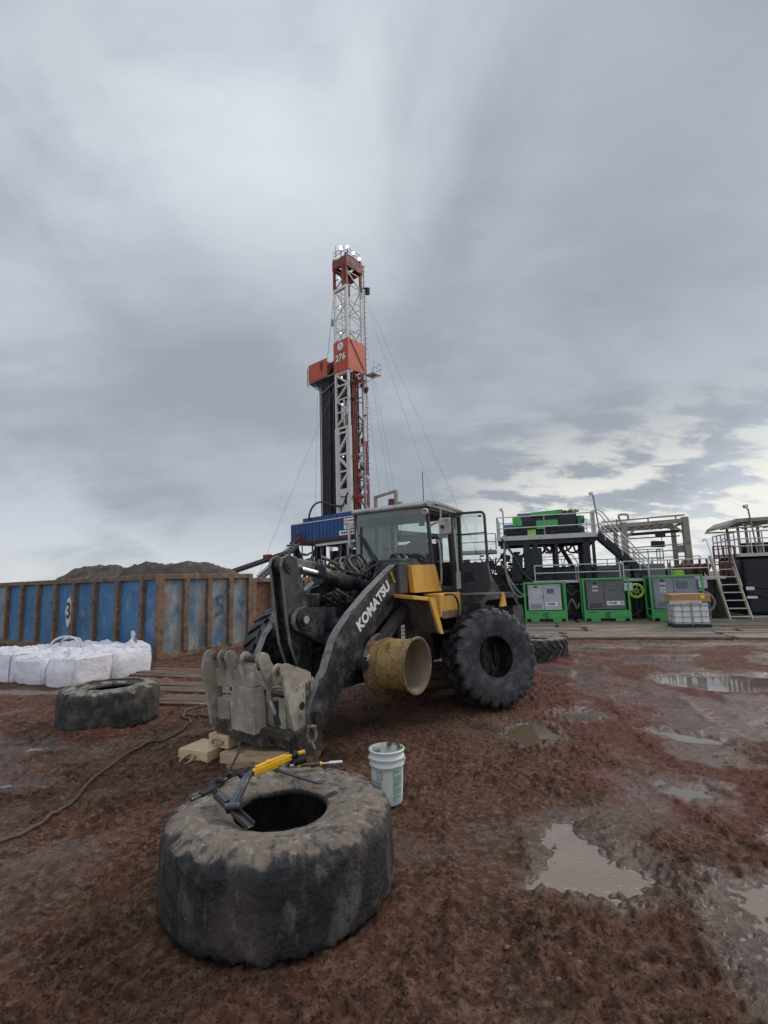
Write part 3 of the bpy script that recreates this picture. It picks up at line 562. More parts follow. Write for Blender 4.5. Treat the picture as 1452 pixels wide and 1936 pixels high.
def tyre_mb(R, w, rh, style, seed, n=300):
    half = [(R+.004,.5),(R+.003,.58),(R,.66),(R-.002,.74),(R-.004,.80),(R-.008,.85),(R-.013,.885),(R-.022,.915),(R-.038,.94),(R-.055,.955),(R-.075,.968),(R-.11,.985),(R-.16,.997),(R-.21,1.0),(R-.27,.99),(rh+.14,.975),(rh+.09,.955),(rh+.05,.93),(rh+.02,.915),(rh+.004,.90),(rh,.885),(rh,.85),(rh+.012,.83),(rh+.05,.835),(rh+.11,.86),(R-.15,.86),(R-.10,.80),(R-.075,.66),(R-.07,.5)]
    # re-order: outside middle -> top -> inside middle -> bottom -> back
    if style == 'lug': half = [(r-(.040 if i < 7 else .018 if i < 10 else 0), z) for i, (r, z) in enumerate(half)]
    up_ = half; lo_ = [(r,1-z) for r,z in half[::-1]][1:-1]
    prof = np.array(up_+lo_); k = len(prof)
    ph = np.linspace(0,2*PI,n,endpoint=False); PH, _ = np.meshgrid(ph, np.arange(k), indexing='xy')
    Rr = np.repeat(prof[:,0:1],n,1); Zz = np.repeat(prof[:,1:2],n,1)*w
    outer = sstep(R-.24, R-.05, Rr)*(np.arange(k)[:,None] < 29)+sstep(R-.24,R-.05,Rr)*(np.arange(k)[:,None] > k-27)
    outer = np.clip(outer,0,1); side = np.abs(Zz/w-.5)*2
    nx_, ny_, nz_ = np.cos(PH)*6+seed*9, np.sin(PH)*6, Zz*8
    if style != 'lug':
        bars = 24
        ch = np.sin(bars*PH+np.where(Zz > w/2,1,-1)*0.9+side*2.0); cut = sstep(.25,.75,ch)
        Rr = Rr-outer*(.030*cut*sstep(.70,.95,side)*np.where(Zz < w/2, 1., .2))
        Rr = Rr+outer*(.012*noise3(nx_,ny_,nz_)+.010*noise3(nx_*2.7,ny_*2.7,nz_*2.7)*sstep(.5,.9,side)+.005*noise3(nx_*6,ny_*6,nz_*6))
        Zz = Zz+outer*sstep(.7,.95,side)*(.020*noise3(nx_*1.6,ny_*1.6,nz_+4)+.012*noise3(nx_*5,ny_*5,nz_+4)-.008*cut*np.sign(Zz-w/2))
        chip = np.maximum(0, noise3(nx_*4.2, ny_*4.2, nz_*1.5+2)-.10)*np.exp(-((side-.86)/.10)**2); Rr = Rr-outer*.055*chip; Zz = Zz-outer*.03*chip*np.sign(Zz-w/2)
        Zz = Zz+.006*noise3(nx_*.8,ny_*.8,Rr*6)*sstep(.5,.9,side)
    else:
        Rr = Rr+outer*.006*noise3(nx_*2,ny_*2,nz_*2)
    # moulded rings on the sidewall
    ring = (np.abs(Rr-(R-.20)) < .012)*.006+(np.abs(Rr-(rh+.10)) < .010)*.004
    Zz = Zz+ring*np.sign(Zz-w/2)*(side > .8)
    b = MB(); vs = np.stack([Rr*np.cos(PH),Rr*np.sin(PH),Zz],-1).reshape(-1,3)
    b.add(vs.tolist(), [(i*n+j, i*n+(j+1)%n, ((i+1)%k)*n+(j+1)%n, ((i+1)%k)*n+j) for i in range(k) for j in range(n)], 0, True)
    if style == 'lug':
        N = 23; rows = [(.005,-.085),(.03,-.035),(.075,-.008),(.16,.0),(.30,.003),(.43,.003),(.50,.003)]
        rr = random.Random(seed)
        for sgn in (0,1):
            for i in range(N):
                a0 = 2*PI*(i+.5*sgn)/N; wd = .125+rr.uniform(-.006,.006); vs = []
                for q, (zf, dr) in enumerate(rows):
                    sh = .16*sstep(.1,.5,zf)-.03; zz = zf*w if sgn == 0 else w-zf*w
                    wq = wd*(1.05-.35*zf); Ro = R+dr+rr.uniform(-.006,.006); Ri = R-.06+min(dr,0)*.6
                    for rr_, sd_ in ((Ri,-1.12),(Ro,-1),(Ro,1),(Ri,1.12)):
                        a = a0+(sh+sd_*wq/2)/R; vs.append((rr_*math.cos(a),rr_*math.sin(a),zz))
                L = len(rows); fs = [(q*4+e,q*4+e+1,q*4+e+5,q*4+e+4) for q in range(L-1) for e in range(3)]
                fs += [(0,1,2,3),tuple((L-1)*4+e for e in (3,2,1,0))]
                b.add(vs, fs, 0, False)
    return b
t1 = tyre_mb(.800,.592,.33,'worn',1).build('loader_tyre', M['rubber_mud']); t1.location = (-.807,3.878,-.012); t1.rotation_euler = (0,0,.4)
tag(t1, 'huge worn loader tyre lying flat in the foreground under a yellow bead breaker', 'tyre', 'loader tyres off the machine')
t2 = tyre_mb(.738,.62,.331,'worn',2).build('loader_tyre', M['rubber_dust']); t2.location = (-4.544,8.477,-.02); t2.rotation_euler = (0,0,1.3)
tag(t2, 'mud dusted bald tyre lying flat in front of the white bulk bags', 'tyre', 'loader tyres off the machine')
t3 = tyre_mb(.79,.56,.33,'lug',3).build('loader_tyre', M['rubber_dust']); t3.location = (3.95,13.75,-.03); t3.rotation_euler = (0,0,.2)
tag(t3, 'muddy lugged tyre lying flat behind the leaning tyre near the timber mats', 'tyre', 'loader tyres off the machine')
az, el = rad(-66.2), rad(8.)
nrm = V((math.cos(az)*math.cos(el), math.sin(az)*math.cos(el), math.sin(el)))
tb = tyre_mb(.80,.597,.33,'lug',4); tb.xf(Matrix.Translation((0,0,-.2985)))
t4 = tb.build('loader_tyre', M['rubber_grey']); t4.location = (1.689,8.747,.802)
xx = V((0,0,1)).cross(nrm).normalized(); t4.rotation_euler = Matrix((xx, nrm.cross(xx), nrm)).transposed().to_euler()
tag(t4, 'grey scuffed tyre with deep lugs standing and leaning against the rear of the loader', 'tyre', 'loader tyres off the machine')

# ------------------------------------------------------------------ tools on the foreground tyre
TZ = .582
g = thing('bead_breaker', 'yellow hydraulic bead breaker with grey jaw resting on the rim of the big tyre', 'tyre tool', (-.9,4.05,TZ))
def L(p): return (p[0]+.9, p[1]-4.05, p[2]-TZ)
A_, B_ = V(L((-1.05,3.99,.735))), V(L((-.79,4.19,.78))); d_ = (B_-A_).normalized()
b = MB(); b.bar(A_,B_,.048,.042); b.bar(A_+d_*.03+V((0,0,.025)),B_-d_*.05+V((0,0,.025)),.034,.022); b.bar(A_+d_*.06-V((0,0,.025)),A_+d_*.22-V((0,0,.03)),.034,.02); b.bar(A_+d_*.12+V((0,0,.034)),A_+d_*.16+V((0,0,.034)),.05,.012)
b.build('cylinder_body', M['toolyel'], g, .008)
b = MB(); b.cyl(B_-d_*.01,B_+d_*.05,.028,14); b.cyl(B_+d_*.0+V((0,0,-.03)),B_+d_*.0+V((.005,0,.13)),.016,10); b.tube(spline([B_+V((0,0,.12)),B_+V((.02,.01,.15)),B_+V((.03,.015,.165))],4),.011,8); b.build('coupling', M['tooldark'], g, .003)
b = MB(); b.cyl(A_-d_*.06,A_+d_*.01,.028,14); b.ball(A_-d_*.08+V((0,0,.015)),.025,10); b.tube([A_-d_*.03+V((0,0,.03)),A_-d_*.12+V((0,.0,.035))],.012,8)
b.build('coupling', M['tooldark'], g, .003)
b = MB(); b.cyl(B_+V((.02,.04,.0)),B_+V((.10,.05,.015)),.016,12); b.build('handle_socket', M['toolyel'], g, .003)
a0, a1 = V(L((-1.07,3.97,.75))), V(L((-1.095,3.63,.655)))
b = MB(); b.bar(a0,a1,.042,.018); b.bar(a0+V((.03,0,0)),a1+V((.035,.02,0)),.012,.04); b.cyl(a1+V((-.04,0,-.005)),a1+V((.06,.02,-.005)),.022,12); b.build('push_arm', M['toolgrey'], g, .004)
f0, f1 = V(L((-1.255,3.835,.635))), V(L((-.935,3.54,.555)))
b = MB(); dd, s_, u_ = frame(f1-f0); b.bar(f0,f1,.06,.010); b.bar(f0+s_*.027+u_*.016,f1+s_*.027+u_*.010,.008,.034); b.bar(f0-s_*.027+u_*.016,f1-s_*.027+u_*.010,.008,.034); b.bar(f0+dd*.02+u_*.024,f0+dd*.15+u_*.024,.054,.04); b.build('jaw', M['toolgrey'], g, .004)
b = MB(); b.cyl(f0+u_*.01,f0-dd*.03+u_*.035,.027,12); b.bar(f0+dd*.21-s_*.06+u_*.04,f0+dd*.21+s_*.05+u_*.02,.03,.05); b.build('clevis', M['tooldark'], g, .004)
b = MB(); r0, r1 = V(L((-.90,4.14,.70))), V(L((-.60,4.165,TZ+.008))); b.tube([r0,r1],.011,10); b.tube([r1,r1+V((.07,-.02,-.004))],[.011,.005],10); b.cyl(r0+V((-.02,0,.01)),r0+V((.02,.0,-.01)),.018,10); b.build('return_rod', M['toolgrey'], g)
b = MB(); e0 = B_+V((.015,.02,-.05)); b.cyl(e0,e0+V((.09,.03,.015)),.035,14); b.build('piston_collar', M['tooldark'], g, .004)

g = thing('tyre_iron', 'long tyre iron with brown handle lying on the far edge of the big tyre', 'tyre tool', (-.63,4.46,TZ))
p0, p1 = V((-.215,-.055,.05)), V((.21,.055,.035)); q = lambda t: p0.lerp(p1,t)
MB().tube([q(.0),q(.18)],[.016,.014],12).build('tip', M['steel'], g)
MB().tube([q(.18),q(.58)],.016,12).build('handle', M['handle'], g)
for t in (.16,.57): MB().cyl(q(t),q(t+.035),.018,12).build('ferrule', M['toolyel'], g)
b = MB(); b.tube([q(.6),q(.76)],.008,10); b.tube([q(.75),q(1.)],[.017,.015],12); b.build('shaft', M['chrome'], g)

g = thing('hand_pump', 'small dark lever grip lying on the left edge of the big tyre', 'tyre tool', (-1.36,4.1,.55))
b = MB(); b.bar((-.07,-.10,.035),(.01,.03,.05),.07,.03); b.bar((.0,.02,.05),(.03,.1,.055),.04,.035); b.build('grip', M['tooldark'], g, .006)
b = MB(); b.ball((.01,.06,.075),.032,10); b.cyl((.01,.06,.05),(.05,.17,.06),.018,10); b.ball((.06,.17,.08),.026,10); b.build('knob', M['tooldark'], g)
b = MB(); b.tube(spline([(-.07,-.1,.03),(-.11,-.15,.03),(-.12,-.17,.03)],4),.014,8); b.build('tail', M['toolgrey'], g)
b = MB(); b.tube([(.03,.16,.06),(.0,.62,.10),(-.03,.75,.15)],.011,8); o = b.build('pry_bar', M['tooldark'], None); o.location = (-1.36,4.1,.55); tag(o, 'thin black pry bar standing out behind the far left edge of the big tyre', 'pry bar')

# ------------------------------------------------------------------ pail
g = thing('plastic_pail', 'white plastic pail with faded green print and smeared rim beside the big tyre', 'pail', (-.045,5.235,0), rad(-8))
R0, R1, H_ = .142, .168, .50
def pr(z): return R0+(R1-R0)*z/H_
b = MB(); prof = [(0,.0),(R0-.01,.0),(R0,.012)]+[(pr(z),z) for z in (.1,.2,.3,.345)]+[(pr(.35)+.010,.352),(pr(.36)+.012,.362),(pr(.37)+.003,.372),(pr(.41),.41),(pr(.42)+.011,.418),(pr(.43)+.011,.428),(pr(.44),.436),(pr(.475),.475),(pr(.48)+.008,.482),(pr(.5)+.008,.497),(pr(.5),.50)]
b.lathe(prof, n=56); b.build('body', M['pail'], g)
b = MB(); b.lathe([(pr(.5)-.001,.4995),(pr(.48)-.004,.48),(pr(.3)-.005,.3),(R0-.004,.02),(0,.02)], n=48); b.build('inside', M['pailin'], g)
b = MB(); b.lathe([(0,.335),(.12,.34),(pr(.34)-.006,.345)], n=32); b.build('contents', M['pailin'], g)
def patch(a0,a1,z0,z1,mt,nm,off=.0015):
    b = MB(); b.grid(lambda u,v: ((pr(z0+(z1-z0)*v)+off)*math.cos(a0+(a1-a0)*u),(pr(z0+(z1-z0)*v)+off)*math.sin(a0+(a1-a0)*u),z0+(z1-z0)*v),14,6); b.build(nm,mt,g)
patch(rad(-62),rad(-20),.05,.335,M['pailgreen'],'print_panel'); patch(rad(-122),rad(-98),.245,.325,M['pailgrey'],'warning_print'); patch(rad(-150),rad(-104),.12,.235,M['pailgreen'],'print_band')
for z in (.262,.282,.302): patch(rad(-119),rad(-101),z,z+.008,M['label'],'print_line',.003)
b = MB(); b.tube(spline([(R1*.98*math.cos(a),R1*1.06*math.sin(a),.40-.05*math.sin(a+PI)) for a in [rad(x) for x in range(-175,10,15)]],2),.003,6); b.build('bail', M['grime'], g)
for a in (0,PI): MB().cyl((math.cos(a)*.160,0,.40),(math.cos(a)*.183,0,.40),.016,10).build('bail_ear', M['pail'], g)

# ------------------------------------------------------------------ timber under the coupler
def timber(name, label, c, dims, rz, m, rope=None, group='timber blocks under the coupler', tilt=0, endm=None):
    o = thing(name, label, 'timber', c, rz, group)
    b = MB(); x, y, z = dims; bb = MB(); 
    b.box((0,0,z/2),(x,y,z),(0,tilt,0)); b.build('beam', m, o, .007)
    if endm:
        for s in (-1,1): MB().box((0,0,z/2),(.004,y*.985,z*.97),(0,tilt,0)).xf(Matrix.Translation((s*(x/2)*math.cos(tilt),0,-s*x/2*math.sin(tilt)))).build('end_grain', endm, o)
    if rope:
        b = MB(); s = rope; P_ = [(s*(x/2-.02),-.055,z*.55),(s*(x/2+.035),-.06,z*.5),(s*(x/2+.075),-.02,z*.22),(s*(x/2+.07),.05,z*.25),(s*(x/2+.03),.065,z*.5),(s*(x/2-.02),.06,z*.55)]
        b.tube(spline(P_,5),.013,8); b.build('rope_handle', M['rope'], o)
    return o
o = timber('timber_block','pale timber block with a rope loop lying lowest on the left of the pile',(-2.34,6.66,-.015),(.46,.42,.165),rad(-23),M['timber'],None)
MB().bx((-.228,-.2125,.004),(.228,-.2095,.160)).build('end_grain', M['timberend'], o)
b = MB(); b.tube(spline([(-.03,-.21,.12),(-.06,-.24,.11),(-.13,-.275,.05),(-.06,-.30,.02),(.02,-.265,.06),(.05,-.225,.12)],5),.017,8); b.build('rope_handle', M['rope'], o)
o = timber('timber_block','short pale block with a reddish rope groove set on top of the lowest timber',(-2.02,6.77,.148),(.33,.50,.15),rad(-27),M['timber'],None)
MB().bx((-.163,-.2525,.003),(.163,-.2495,.147)).build('end_grain', M['timberend'], o)
b = MB(); b.tube(spline([(-.10,-.257,.035),(-.08,-.266,.09),(.0,-.272,.108),(.08,-.266,.075),(.02,-.268,.045),(-.06,-.262,.035)],5),.015,8); b.build('rope_handle', M['rope'], o)
timber('timber_block','brown timber end directly under the left of the grey coupler',(-1.60,7.02,.14),(.42,.34,.12),rad(-6),M['timberdirt'])
timber('timber_plank','wide tan plank lying under the coupler behind the yellow tool',(-1.60,6.52,.0),(.86,.46,.13),rad(-14),M['timber'])
timber('timber_plank','tan plank lying crosswise on the wide plank in front of the coupler foot',(-1.42,6.34,.128),(.62,.20,.05),rad(-9),M['timber'])
timber('timber_plank','muddy plank end poking out right below the coupler',(-1.13,6.50,.0),(.50,.26,.15),rad(-4),M['timberdirt'])
timber('timber_plank','thin splintered board on the earth in front of the pile',(-1.62,6.22,.0),(.62,.09,.05),rad(-7),M['timberdirt'])
for i, (c, r, lb) in enumerate([((.72,10.35,0),10,'lowest cribbing beam under the loader behind the bare rim'),((.88,10.45,.16),-8,'second cribbing beam under the loader, lying on the lowest'),((.80,10.40,.32),6,'topmost cribbing beam of the stack under the loader')]):
    timber('cribbing_beam',lb,c,(1.1,.2,.155),rad(r),M['matwood'],None,'cribbing under the loader')

# shackle and black strap at the coupler corner
g = thing('shackle', 'rusty steel shackle with a black strap hanging off the right corner of the coupler', 'shackle', (-.90,6.03,.0))
b = MB(); b.tube(spline([(-.03,.0,.50),(-.05,-.02,.40),(.0,-.03,.33),(.05,-.02,.40),(.03,0,.50)],6),.016,8); b.cyl((-.055,0,.50),(.055,0,.50),.020,10); b.build('bow', M['rimrust'], g)
b = MB(); b.tube(spline([(.0,-.04,.36),(.03,-.05,.30),(.045,-.045,.25),(.02,-.04,.29),(.0,-.035,.35)],5),.012,8); b.build('hook', M['steel'], g)
b = MB(); b.bar((.035,-.045,.27),(.10,-.16,.02),.05,.03); b.build('strap', M['black'], g, .006)

# hose across the earth
HP = [(-3.6,4.2),(-3.36,4.61),(-3.25,4.85),(-3.22,5.33),(-3.37,6.06),(-3.3,6.74),(-3.16,7.53),(-3.10,8.05),(-3.2,8.4),(-3.42,8.62),(-3.2,8.62),(-2.9,8.56),(-2.6,8.6)]
def gz(x, y): return float(terrain(np.array([[x]]),np.array([[y]]))[0][0,0])
def onground(pts, r, n=6):
    S = spline([(x,y,0) for x,y in pts], n); return [(p.x,p.y,max(gz(p.x,p.y),gz(p.x+.05,p.y),gz(p.x-.05,p.y))+r) for p in S]
o = MB().tube(onground(HP,.016),.018,8).build('ground_hose', M['ropedark']); tag(o,'long brown hose snaking over the mud from the lower left to the coupler','hose')
o = MB().tube(onground([(-3.42,8.64),(-3.5,9.1),(-3.2,9.45),(-3.05,9.9),(-3.3,10.4)],.016),.017,8).build('ground_hose', M['ropedark']); tag(o,'short curl of brown hose on the planks behind the long hose','hose')
# ------------------------------------------------------------------ the wheel loader (local X forward, Y to its left, Z up)
LZ = rad(-124)
ld = thing('wheel_loader','dark wheel loader with yellow trim, jacked up, one front rim bare of its tyre','wheel loader',(-.714,7.644,0),LZ)
LM = Matrix.Translation((-.714,7.644,0))@Matrix.Rotation(LZ,4,'Z')
# --- lift arms
arm = [(-1.34,2.22),(-1.30,2.40),(-1.14,2.48),(-.90,2.47),(-.54,2.37),(-.33,2.27),(.18,1.98),(.58,1.72),(.80,1.54),(.92,1.42),(1.04,1.19),(1.10,1.06),(1.25,.91),(1.37,.74),(1.41,.62),(1.38,.46),(1.28,.36),(1.17,.39),(1.10,.47),(.74,.84),(.58,.93),(.44,1.04),(.32,1.18),(.2,1.33),(-.05,1.49),(-.31,1.64),(-.69,1.87),(-.94,2.02),(-1.20,2.12)]
for s in (1,-1):
    b = MB(); b.prism(arm,'y',s*.56,s*.68,0,1); a = b.build('lift_arm',[M['char'],M['charedge']],ld,.006)
    b = MB(); b.cyl((-1.14,s*.50,2.26),(-1.14,s*.73,2.26),.115,20); b.build('arm_pin',M['char'],a,.006); MB().cyl((1.25,s*.53,.55),(1.25,s*.70,.55),.085,20).build('arm_pin',M['char'],a,.006)
    if s == 1:
        # lettering runs up the arm
        d = V((-.804,0,.594)).normalized(); nrm_ = V((0,1,0)); upv = nrm_.cross(d)
        text('KOMATSU',.205,M['white'],a,basis((.055,.683,1.79),d,upv),'lettering',.002,.009,1.0)
        b = MB(); b.bar((-.37,.684,2.25),(-.47,.684,2.10),.002,.075,(1,0,1)); b.build('warning_sticker',M['sticker'],a)
        for z0 in (.0,.04,.08): MB().bar((-.395-z0*.55,.6855,2.22-z0*.83),(-.408-z0*.55,.6855,2.20-z0*.83),.002,.05,(1,0,1)).build('sticker_print',M['labelink'],a)
b = MB(); b.cyl((.42,-.57,1.52),(.42,.57,1.52),.12,24); b.bx((.26,-.56,1.36),(.56,.56,1.46)); b.build('cross_tube',M['char'],ld,.01)
cp = [(1.00,1.49),(1.10,1.53),(1.16,1.62),(1.155,1.72),(1.08,1.80),(.96,1.82),(-.10,1.76),(.04,1.50),(.42,1.24),(.66,1.33)]
for s in (1,-1):
    b = MB(); b.prism(cp,'y',s*.15,s*.225,0,1); b.build('lever_bracket',[M['char'],M['charedge']],ld,.006)
b = MB(); b.cyl((1.0,-.27,1.66),(1.0,.27,1.66),.075,20); b.cyl((1.0,-.245,1.66),(1.0,.245,1.66),.125,24); bpin = b.build('bracket_pin',M['char'],ld,.006)
MB().cyl((1.0,-.275,1.66),(1.0,.275,1.66),.05,16).build('pin_head',M['grime'],bpin,.004)
# --- bell crank
bc = [(1.30,2.36),(1.27,2.46),(1.15,2.51),(1.03,2.45),(.93,2.20),(.85,1.95),(.80,1.70),(.76,1.45),(.66,1.16),(.62,.93),(.74,.86),(.88,.93),(1.02,1.10),(1.13,1.35),(1.185,1.62),(1.23,1.95),(1.27,2.22)]
bk = None
b = MB()
for y0, y1 in ((-.125,-.075),(.075,.125)): b.prism(bc,'y',y0,y1,0,1)
inn = [(x-.03 if x > .95 else x+.03, z) for x, z in bc if z < 2.3]
b.prism([(1.16,2.2),(.95,2.0),(.86,1.5),(.74,1.05),(.86,1.05),(1.08,1.4),(1.14,1.8)],'y',-.075,.075,0,0)
bk = b.build('bell_crank',[M['char'],M['charedge']],ld,.005)
b = MB(); b.cyl((1.15,-.15,2.37),(1.15,.15,2.37),.065,18); b.cyl((1.15,-.142,2.37),(1.15,.142,2.37),.10,22); b.build('crank_pin',M['char'],bk,.006)
b = MB(); b.bar((.76,0,.98),(1.42,0,.80),.09,.16); b.cyl((.78,-.14,.97),(.78,.14,.97),.09,18); b.build('coupler_link',M['char'],ld,.01)
# --- tilt cylinder
b = MB(); b.cyl((.42,0,2.24),(-.80,0,2.00),.118,24); b.cyl((.44,0,2.245),(.33,0,2.225),.145,24); b.cyl((-.80,0,2.0),(-1.0,0,1.96),.09,18)
tl = b.build('tilt_cylinder',M['char'],ld,.006)
MB().cyl((1.15,0,2.375),(.40,0,2.24),.055,18).build('piston_rod',M['chrome'],tl)
b = MB(); b.lathe([(.075,-.075),(.12,-.05),(.125,.05),(.075,.075)],(1.15,0,2.37),(0,1,0),20); b.cyl((1.10,0,2.365),(.86,0,2.32),.082,18); b.build('rod_eye',M['char'],tl,.004)
b = MB(); b.tube(spline([(.36,.08,2.33),(.30,.12,2.42),(.05,.14,2.30),(-.4,.15,2.22),(-.8,.16,2.1)],6),.018,8); b.tube(spline([(.36,-.08,2.36),(.28,-.14,2.46),(.0,-.16,2.36),(-.5,-.16,2.3),(-.9,-.15,2.2)],6),.018,8); b.build('cylinder_line',M['hose'],tl)
b = MB(); b.bar((.78,-.20,2.43),(.20,-.22,2.36),.07,.13); b.bar((.80,-.2,2.36),(.72,-.2,2.50),.09,.05); b.bar((.20,-.17,2.44),(.08,-.22,2.22),.09,.10); b.bar((.10,-.24,2.52),(-.36,-.26,2.40),.05,.04); b.build('valve_guard',M['charedge'],tl,.01)
# --- lift cylinder (left and right)
for s in (1,-1):
    b = MB(); b.cyl((-.90,s*.68,1.80),(.06,s*.74,1.25),.098,20); b.cyl((.0,s*.737,1.285),(.10,s*.742,1.228),.118,20); c = b.build('lift_cylinder',M['chardirt'],ld,.006)
    MB().cyl((.06,s*.74,1.25),(.40,s*.745,1.06),.05,14).build('piston_rod',M['steel'],c)
    b = MB(); b.cyl((.43,s*.69,1.05),(.43,s*.78,1.05),.088,20); b.cyl((.43,s*.69,1.05),(.43,s*.80,1.05),.045,14); b.build('rod_eye',M['chardirt'],c,.005)
    b = MB(); b.tube(spline([(-.5,s*.70,1.66),(-.2,s*.83,1.42),(.05,s*.85,1.28),(.15,s*.83,1.22)],6),.018,8); b.build('cylinder_line',M['hose'],c)
# --- front frame
b = MB()
for s in (1,-1):
    b.prism([(-1.55,.72),(-1.55,1.7),(-1.42,2.36),(-1.0,2.42),(-.72,2.1),(.25,1.25),(.62,1.02),(.62,.72)],'y',s*.40,s*.46)
    b.bx((-1.5,s*.46,.80),(.45,s*.52,1.02))
b.bx((-1.5,-.40,.85),(.5,.40,1.15)); b.bx((-1.45,-.40,1.15),(-1.3,.40,2.0)); b.bx((.45,-.46,.72),(.60,.46,1.05))
b.build('front_frame',M['chardirt'],ld,.012)
b = MB(); b.cyl((0,-.95,1.0),(0,.95,1.0),.17,24); b.ball((0,0,1.0),.34,20,0,(1,1,1)); b.cyl((0,.55,1.0),(0,.80,1.0),.25,24); b.cyl((0,-.80,1.0),(0,-.55,1.0),.25,24); b.build('front_axle',M['chardirt'],ld,.01)
b = MB(); b.bx((-1.55,.50,.72),(-.50,.72,1.62)); b.build('side_plate',M['black'],ld,.02)
for x, z, w_, h_ in ((-.62,1.36,.10,.20),(-1.34,1.40,.13,.13)):
    s_ = MB(); s_.bx((x-w_/2,.722,z-h_/2),(x+w_/2,.725,z+h_/2)); o = s_.build('side_label',M['label'],ld)
    for k in range(3): MB().bx((x-w_*.35,.726,z-h_*.3+k*h_*.25),(x+w_*.3,.727,z-h_*.3+k*h_*.25+.018)).build('label_print',M['labelink'],o)
# --- wheel rim, left front (bare) and mounted wheels
b = MB(); pf = [(.375,.715),(.385,.725),(.375,.74),(.356,.755),(.350,.79),(.343,.84),(.338,.90),(.335,1.0),(.335,1.16),(.337,1.21),(.342,1.235),(.345,1.285),(.352,1.30)]
b.lathe(pf,(0,0,1.0),(0,1,0),56); rm = b.build('wheel_rim',M['rim'],ld)
b = MB(); b.lathe([(.345,1.30),(.372,1.312),(.378,1.325),(.366,1.336),(.345,1.330),(.330,1.31)],(0,0,1),(0,1,0),56); b.lathe([(.375,.69),(.402,.70),(.408,.722),(.392,.742),(.352,.755)],(0,0,1),(0,1,0),56); b.tube([(.342*math.cos(t),1.225,1+.342*math.sin(t)) for t in [2*PI*k/48 for k in range(49)]],.008,6); b.tube([(.342*math.cos(t),.87,1+.342*math.sin(t)) for t in [2*PI*k/48 for k in range(49)]],.010,6); b.build('rim_lip',M['rimrust'],rm)
b = MB(); b.lathe([(.332,1.325),(.325,1.28),(.318,1.20),(.314,1.05),(.308,.86),(.25,.82),(.12,.815),(.0,.815)],(0,0,1),(0,1,0),56); b.build('rim_dish',M['rimin'],rm)
b = MB()
for k in range(16): t = 2*PI*k/16; b.cyl((.22*math.cos(t),.81,1+.22*math.sin(t)),(.22*math.cos(t),.85,1+.22*math.sin(t)),.019,6)
b.lathe([(.0,.93),(.10,.92),(.13,.89),(.15,.81)],(0,0,1),(0,1,0),24); b.build('hub',M['rimrust'],rm)
lt = tyre_mb(.78,.58,.33,'lug',9,160); lt.xf(Matrix.Rotation(rad(90),4,'X')@Matrix.Translation((0,0,-.29)))
wt = lt.build('tyre',M['rubber_grey'],ld); wt.location = (0,-1.03,1.0)
def rimdisc(y, s, p, z, m='rim'):
    b = MB(); b.lathe([(.35,.27),(.33,.25),(.31,.15),(.30,.06),(.22,.03),(.0,.03)],(0,0,0),(0,s,0),40); r = b.build('wheel_rim',M[m],p); return r
wheels = []
for x, y, z in ((0,-1.03,1.0),(-3.03,1.03,.79),(-3.03,-1.03,.79)):
    if x == 0: o = wt
    else: o = wt.copy(); C.objects.link(o); o.parent = ld; o.location = (x,y,z); o.rotation_euler = (0,.21+y*.1,0)
    r = rimdisc(y, 1 if y > 0 else -1, o, z, 'rim' if x == 0 else 'chardirt')
# --- left front fender
b = MB(); q = [(-.50,.60,1.935),(-.16,1.20,1.915),(-.70,1.22,1.86),(-.95,.60,1.88)]
b.add([V(p) for p in q]+[V(p)-V((0,0,.055)) for p in q],[(0,1,2,3),(7,6,5,4),(0,4,5,1),(1,5,6,2),(2,6,7,3),(3,7,4,0)])
b.prism([(-.56,1.868),(-.72,1.862),(-.955,1.31),(-.85,1.33)],'y',1.195,1.235); fd = b.build('front_fender',M['yellow'],ld,.008)
b = MB(); b.add([(-.66,.55,1.87),(-.66,1.193,1.845),(-.89,1.193,1.33),(-.95,.55,1.36),(-.70,.55,1.87),(-.70,1.193,1.845),(-.93,1.193,1.33),(-.99,.55,1.36)],[(0,1,2,3),(7,6,5,4),(0,4,5,1),(3,2,6,7),(1,5,6,2),(0,3,7,4)]); b.build('mud_flap',M['yelunder'],fd)
b = MB(); b.bx((-.95,-1.22,1.86),(-.30,-.60,1.91)); b.bar((-.70,-.9,1.87),(-.95,-.9,1.36),.6,.03,(0,1,0)); b.build('front_fender',M['yellow'],ld,.008)
b = MB(); b.prism([(-.82,2.36),(-1.58,2.38),(-1.62,2.34),(-1.80,1.93),(-.90,1.93)],'y',.70,.79); b.build('side_panel',M['yellow'],ld,.012)
b = MB(); b.bx((-.80,.40,1.93),(-.55,.74,2.40)); b.bx((-.80,.30,2.38),(-.60,.72,2.46)); pn = b.build('lamp_panel',M['doorgrey'],ld,.02)
for z in (2.24,2.06): MB().cyl((-.56,.58,z),(-.535,.58,z),.035,14).build('work_lamp',M['lamp'],pn)
b = MB(); b.bx((-.75,-.80,2.00),(-.60,-.46,2.42)); b.build('side_panel',M['yellow'],ld,.015)
# --- steps / tool box under the door
b = MB(); b.bx((-2.05,.70,1.52),(-1.30,1.02,1.90)); bx_ = b.build('step_box',M['yellow'],ld,.02)
b = MB(); b.bx((-2.0,1.021,1.50),(-1.35,1.03,1.62)); b.build('rust_stain_strip',M['binrust'],bx_)
MB().bx((-2.0,.72,1.25),(-1.5,.95,1.29)).build('step',M['chardirt'],ld,.01)
